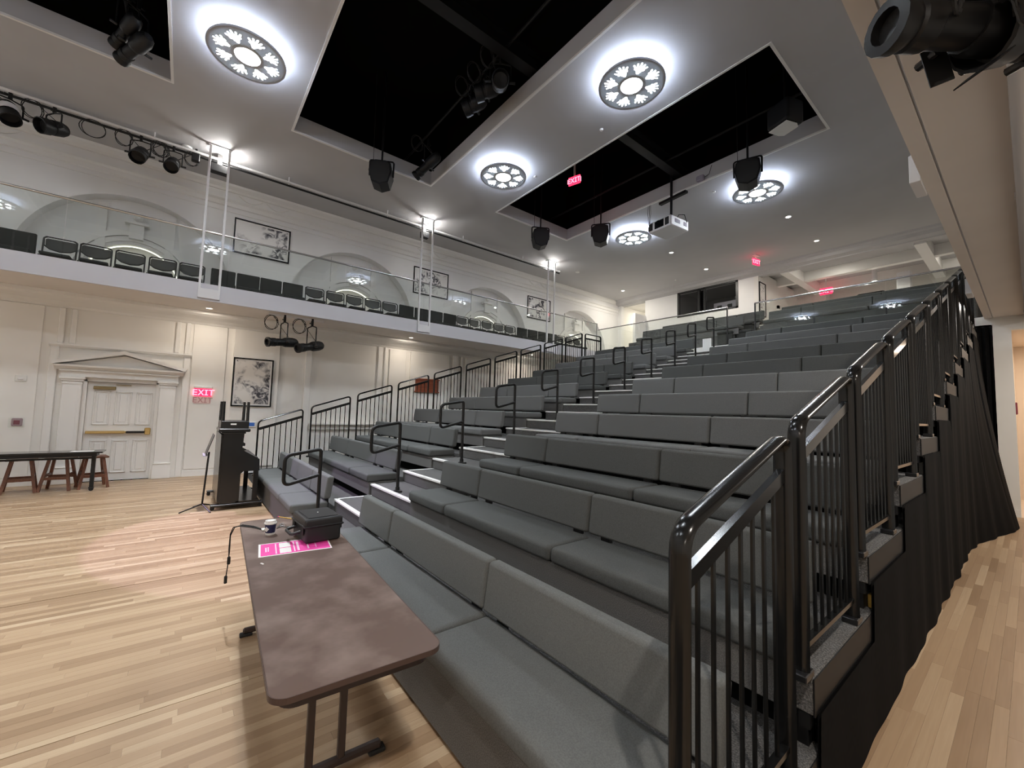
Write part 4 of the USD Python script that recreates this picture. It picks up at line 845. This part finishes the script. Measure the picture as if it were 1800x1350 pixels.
K.add('handle', MB().tube(fillet([(-.08, .12, .075), (-.08, .19, .06), (.08, .19, .06), (.08, .12, .075)], .03), .011, 8), 'case_plastic', smooth=50)
for x in (-.11, .11): K.add('latch', MB().box(x-.025, x+.025, .122, .136, .055, .125, .005), 'case_plastic'); K.add('hinge', MB().box(x-.025, x+.025, -.136, -.122, .07, .12, .005), 'case_plastic')
K.add('stud', MB().lathe([(0, .171), (.006, .171), (.004, .176), (0, .176)], 10), 'white_plastic')
Mf = T('flyer', 'bright pink printed flyer with white border partly under the black case', 'paper', (-3.165, .645, TZ), 83)
Mf.add('sheet', MB().box(-.2155, .2155, -.14, .14, 0, .0012), 'paper'); Mf.add('pink_field', MB().box(-.203, .206, -.127, .127, .0012, .0016), 'pink_print')
def blocks(ls, m, name):
    for a, b, c, d in ls: Mf.add(name, MB().box(a, b, c, d, .0016, .0019), m)
blocks([(-.178, -.168, -.05, .045), (-.163, -.156, -.05, .05), (-.120, -.111, -.11, .11), (-.012, -.004, -.11, .11), (.008, .022, -.10, .10), (.07, .08, -.09, .09), (.12, .126, -.08, .08)], 'pink_pale', 'print_line')
blocks([(-.095, -.028, -.112, -.006), (-.095, -.028, .006, .112)], 'paper', 'print_block')
pe = T('pencil', 'yellow pencil lying on the table behind the cup', 'pencil', (-3.97, .735, TZ)); pe.add('shaft', MB().tube([(-.085, -.05, .0037), (.075, .045, .0037)], .0036, 6), 'pencil_yellow'); pe.add('tip', MB().tube([(.075, .045, .0037), (.09, .054, .0037)], [.0034, .0006], 6), 'paper'); pe.add('eraser', MB().tube([(-.097, -.057, .0037), (-.085, -.05, .0037)], .0036, 6), 'pink_print')
ky = T('key_bunch', 'small bunch of silver keys and clips between the cup and the case', 'keys', (-3.74, .66, TZ))
for i, (x, y, a) in enumerate(((0, 0, 20), (.05, .02, 80), (-.05, .0, -30), (.03, -.03, 140))):
    ky.add('key', MB().box(-.035, .03, -.006, .006, .001+.002*i, .003+.002*i).lathe([(.004, .001+.002*i), (.014, .001+.002*i), (.014, .003+.002*i), (.004, .003+.002*i)], 12).xf(trimesh.transformations.rotation_matrix(math.radians(a), [0, 0, 1])).xf(trimesh.transformations.translation_matrix([x, y, 0])), 'steel')
ky.add('ring', MB().tube([(.02*math.cos(t), .02*math.sin(t), .012) for t in np.linspace(0, 2*PI, 16)], .0015, 5), 'steel')
cb = T('charging_cable', 'thin black cable with white plug hanging off the stage side of the table', 'cable', (-3.8, .5, TZ))
cb.add('cord', MB().tube([(-3.70, .52, TZ+.004), (-3.82, .46, TZ+.004), (-3.90, .395, TZ+.005), (-3.94, .35, TZ-.01), (-3.955, .335, .68), (-3.95, .332, .56), (-3.935, .335, .5)], .004, 6), 'rubber', world=True, smooth=50)
cb.add('cord', MB().tube([(-3.70, .525, TZ+.004), (-3.84, .475, TZ+.004), (-3.92, .41, TZ+.005), (-3.955, .36, TZ-.015), (-3.975, .338, .66), (-3.94, .336, .55), (-3.97, .333, .42), (-4.01, .33, .33)], .004, 6), 'rubber', world=True, smooth=50)
for p in ((-3.935, .335, .48), (-4.015, .33, .31)): cb.add('plug', MB().add(rbox(p[0]-.011, p[0]+.011, p[1]-.011, p[1]+.011, p[2]-.03, p[2]+.03, .008)), 'rubber', world=True)
cb.add('connector', MB().box(-3.72, -3.66, .51, .535, TZ, TZ+.012, .003), 'white_plastic', world=True)
pk = T('paper_scrap', 'tiny white paper scrap on the table near the flyer', 'scrap', (-2.92, .42, TZ)); pk.add('scrap', MB().box(-.018, .014, -.005, .005, 0, .003).xf(trimesh.transformations.rotation_matrix(.35, [0, 0, 1])), 'paper')

# ================================================================ piano, bench on top, music stand
PX0, PX1, PY0, PY1 = -9.58, -8.10, .45, 1.05
PN = T('piano', 'black upright piano on a wheeled dolly with an upturned bench on top', 'piano', (-8.84, .75, 0))
for x in (PX1-.04, PX0):
    e = Polygon([(PY0+.05, .10), (PY0+.05, 1.22), (PY1-.27, 1.22), (PY1-.285, .97), (PY1-.25, .93), (PY1-.03, .79), (PY1-.02, .60), (PY1-.25, .60), (PY1-.285, .56), (PY1-.285, .10)])
    PN.add('side_panel', MB().prism(e, .04, YZ(x)), 'piano_black', world=True)
PN.add('back_panel', MB().box(PX0+.04, PX1-.04, PY0+.02, PY0+.06, .12, 1.20), 'piano_black', world=True)
PN.add('front_panel', MB().box(PX0+.04, PX1-.04, PY1-.33, PY1-.30, .12, 1.20), 'piano_black', world=True)
PN.add('lid', MB().box(PX0-.01, PX1+.012, PY0+.02, PY1-.25, 1.22, 1.245, .006), 'piano_black', world=True)
PN.add('key_bed', MB().box(PX0+.04, PX1-.04, PY1-.30, PY1-.03, .62, .68), 'piano_black', world=True)
PN.add('fallboard', MB().box(PX0+.04, PX1-.04, PY1-.30, PY1-.05, .79, .82, .005), 'piano_black', world=True)
PN.add('music_shelf', MB().box(PX0+.3, PX1-.3, PY1-.30, PY1-.22, .99, 1.01).box(PX0+.3, PX1-.3, PY1-.235, PY1-.22, 1.0, 1.035), 'piano_black', world=True)
for x in (PX1-.09, PX0+.02): PN.add('leg', MB().box(x, x+.07, PY1-.10, PY1-.03, .09, .62, .006), 'piano_black', world=True)
PN.add('toe_rail', MB().box(PX0, PX1, PY1-.33, PY1-.0, .085, .12), 'piano_black', world=True)
PN.add('dolly', MB().box(PX1-.12, PX1+.02, PY0-.06, PY1+.05, .06, .09, .004).box(PX0, PX0+.12, PY0-.06, PY1+.05, .06, .09, .004).box(PX0, PX1, PY0+.2, PY0+.3, .065, .085), 'black_steel', world=True)
for x in (PX1-.05, PX0+.06):
    for y in (PY0-.03, PY1+.02): PN.add('caster', MB().lathe([(0, -.014), (.03, -.014), (.03, .014), (0, .014)], 16, lookm((x, y, .03), (1, 0, 0))).box(x-.02, x+.02, y-.01, y+.02, .03, .062), 'rubber', world=True)
PBn = T('piano_bench', 'black piano bench lying upside down on top of the piano', 'bench', (-8.45, .66, 1.245))
PBn.add('seat', MB().box(-8.82, -8.08, .43, .86, 1.246, 1.30, .012), 'piano_black', world=True)
PBn.add('apron', MB().box(-8.80, -8.10, .455, .835, 1.30, 1.42, .004), 'piano_black', world=True)
for x in (-8.135, -8.765):
    for y in (.475, .81): PBn.add('leg', MB().tube([(x, y, 1.30), (x, y, 1.74)], [.026, .02], 8), 'piano_black', world=True)
PBn.add('label_tag', MB().box(-8.101, -8.096, .58, .66, 1.36, 1.385), 'white_plastic', world=True)
mf = T('sheet_holder', 'pale strip of paper leaning against the wall side of the piano shelf', 'paper', (-9.0, .83, 1.0)); mf.add('sheet', MB().box(-9.2, -8.9, .82, .825, 1.0, 1.28), 'paper', world=True)
MS = T('music_stand', 'black music stand with folding feet to the left of the piano', 'music stand', (-8.25, .28, 0))
MS.add('post', MB().tube([(-8.25, .29, .08), (-8.25, .33, .92)], .013, 8), 'black_steel', world=True)
MS.add('desk', MB().box(-.24, .24, -.004, .004, -.17, .17, .003).xf(trimesh.transformations.rotation_matrix(math.radians(-16), [1, 0, 0])).xf(trimesh.transformations.translation_matrix([-8.27, .33, 1.04])), 'black_steel', world=True)
MS.add('ledge', MB().box(-8.51, -8.03, .25, .31, .872, .882), 'equipment', world=True)
for a in (20, 140, 200, 290): MS.add('foot', MB().tube([(-8.25, .29, .10), (-8.25+.3*math.cos(math.radians(a)), .29+.3*math.sin(math.radians(a)), .012)], .010, 6), 'black_steel', world=True)

# ---- bar table with three stools at the left edge
BT = T('side_table', 'long narrow black table against the left wall beneath the white strobe', 'table', (-11.05, -2.3, 0))
BT.add('tabletop', MB().box(-11.28, -10.84, -3.5, -1.18, .715, .742, .004), 'glass_dark', world=True); BT.add('edge_beam', MB().box(-11.2, -10.87, -3.45, -1.26, .655, .715), 'matte_black', world=True)
for x in (-11.02,):
    for y in (-1.31, -3.35): BT.add('leg', MB().box(x-.028, x+.028, y-.028, y+.028, .055, .66), 'matte_black', world=True); BT.add('caster', MB().lathe([(0, -.02), (.033, -.02), (.033, .02), (0, .02)], 14, lookm((x, y, .034), (1, 0, 0))).box(x-.035, x+.035, y-.035, y+.035, .05, .07), 'rubber', world=True)
BT.add('foot_rail', MB().box(-11.05, -10.99, -3.35, -1.31, .60, .63), 'matte_black', world=True)
nt = T('paper_sheet', 'white sheet of paper on the narrow black table', 'paper', (-11.0, -1.42, .742)); nt.add('sheet', MB().box(-11.12, -10.92, -1.62, -1.32, .7425, .746), 'paper', world=True)
def stool(label, x, y, rot):
    s = T('wooden_stool', label, 'stool', (x, y, 0), rot)
    s.add('seat', MB().add(rbox(-.19, .19, -.19, .19, .575, .61, .016)), 'stool_wood', smooth=40)
    for sx in (-1, 1):
        for sy in (-1, 1): s.add('leg', MB().bar((sx*.21, sy*.20, 0.002), (sx*.125, sy*.115, .578), .042, .042, (1, 0, 0)), 'stool_wood')
    for sx in (-1, 1): s.add('stretcher', MB().box(sx*.175-.014, sx*.175+.014, -.16, .16, .21, .26), 'stool_wood')
    for sy in (-1, 1): s.add('stretcher', MB().box(-.15, .15, sy*.155-.014, sy*.155+.014, .26, .31), 'stool_wood')
    return s
stool('dark wooden stool with splayed legs under the narrow table, leftmost of three', -11.40, -2.28, 8)
stool('dark wooden stool with splayed legs under the narrow table, middle of three', -11.42, -1.80, -6)
stool('dark wooden stool with splayed legs under the end of the narrow table, rightmost of three', -11.47, -1.36, 14)
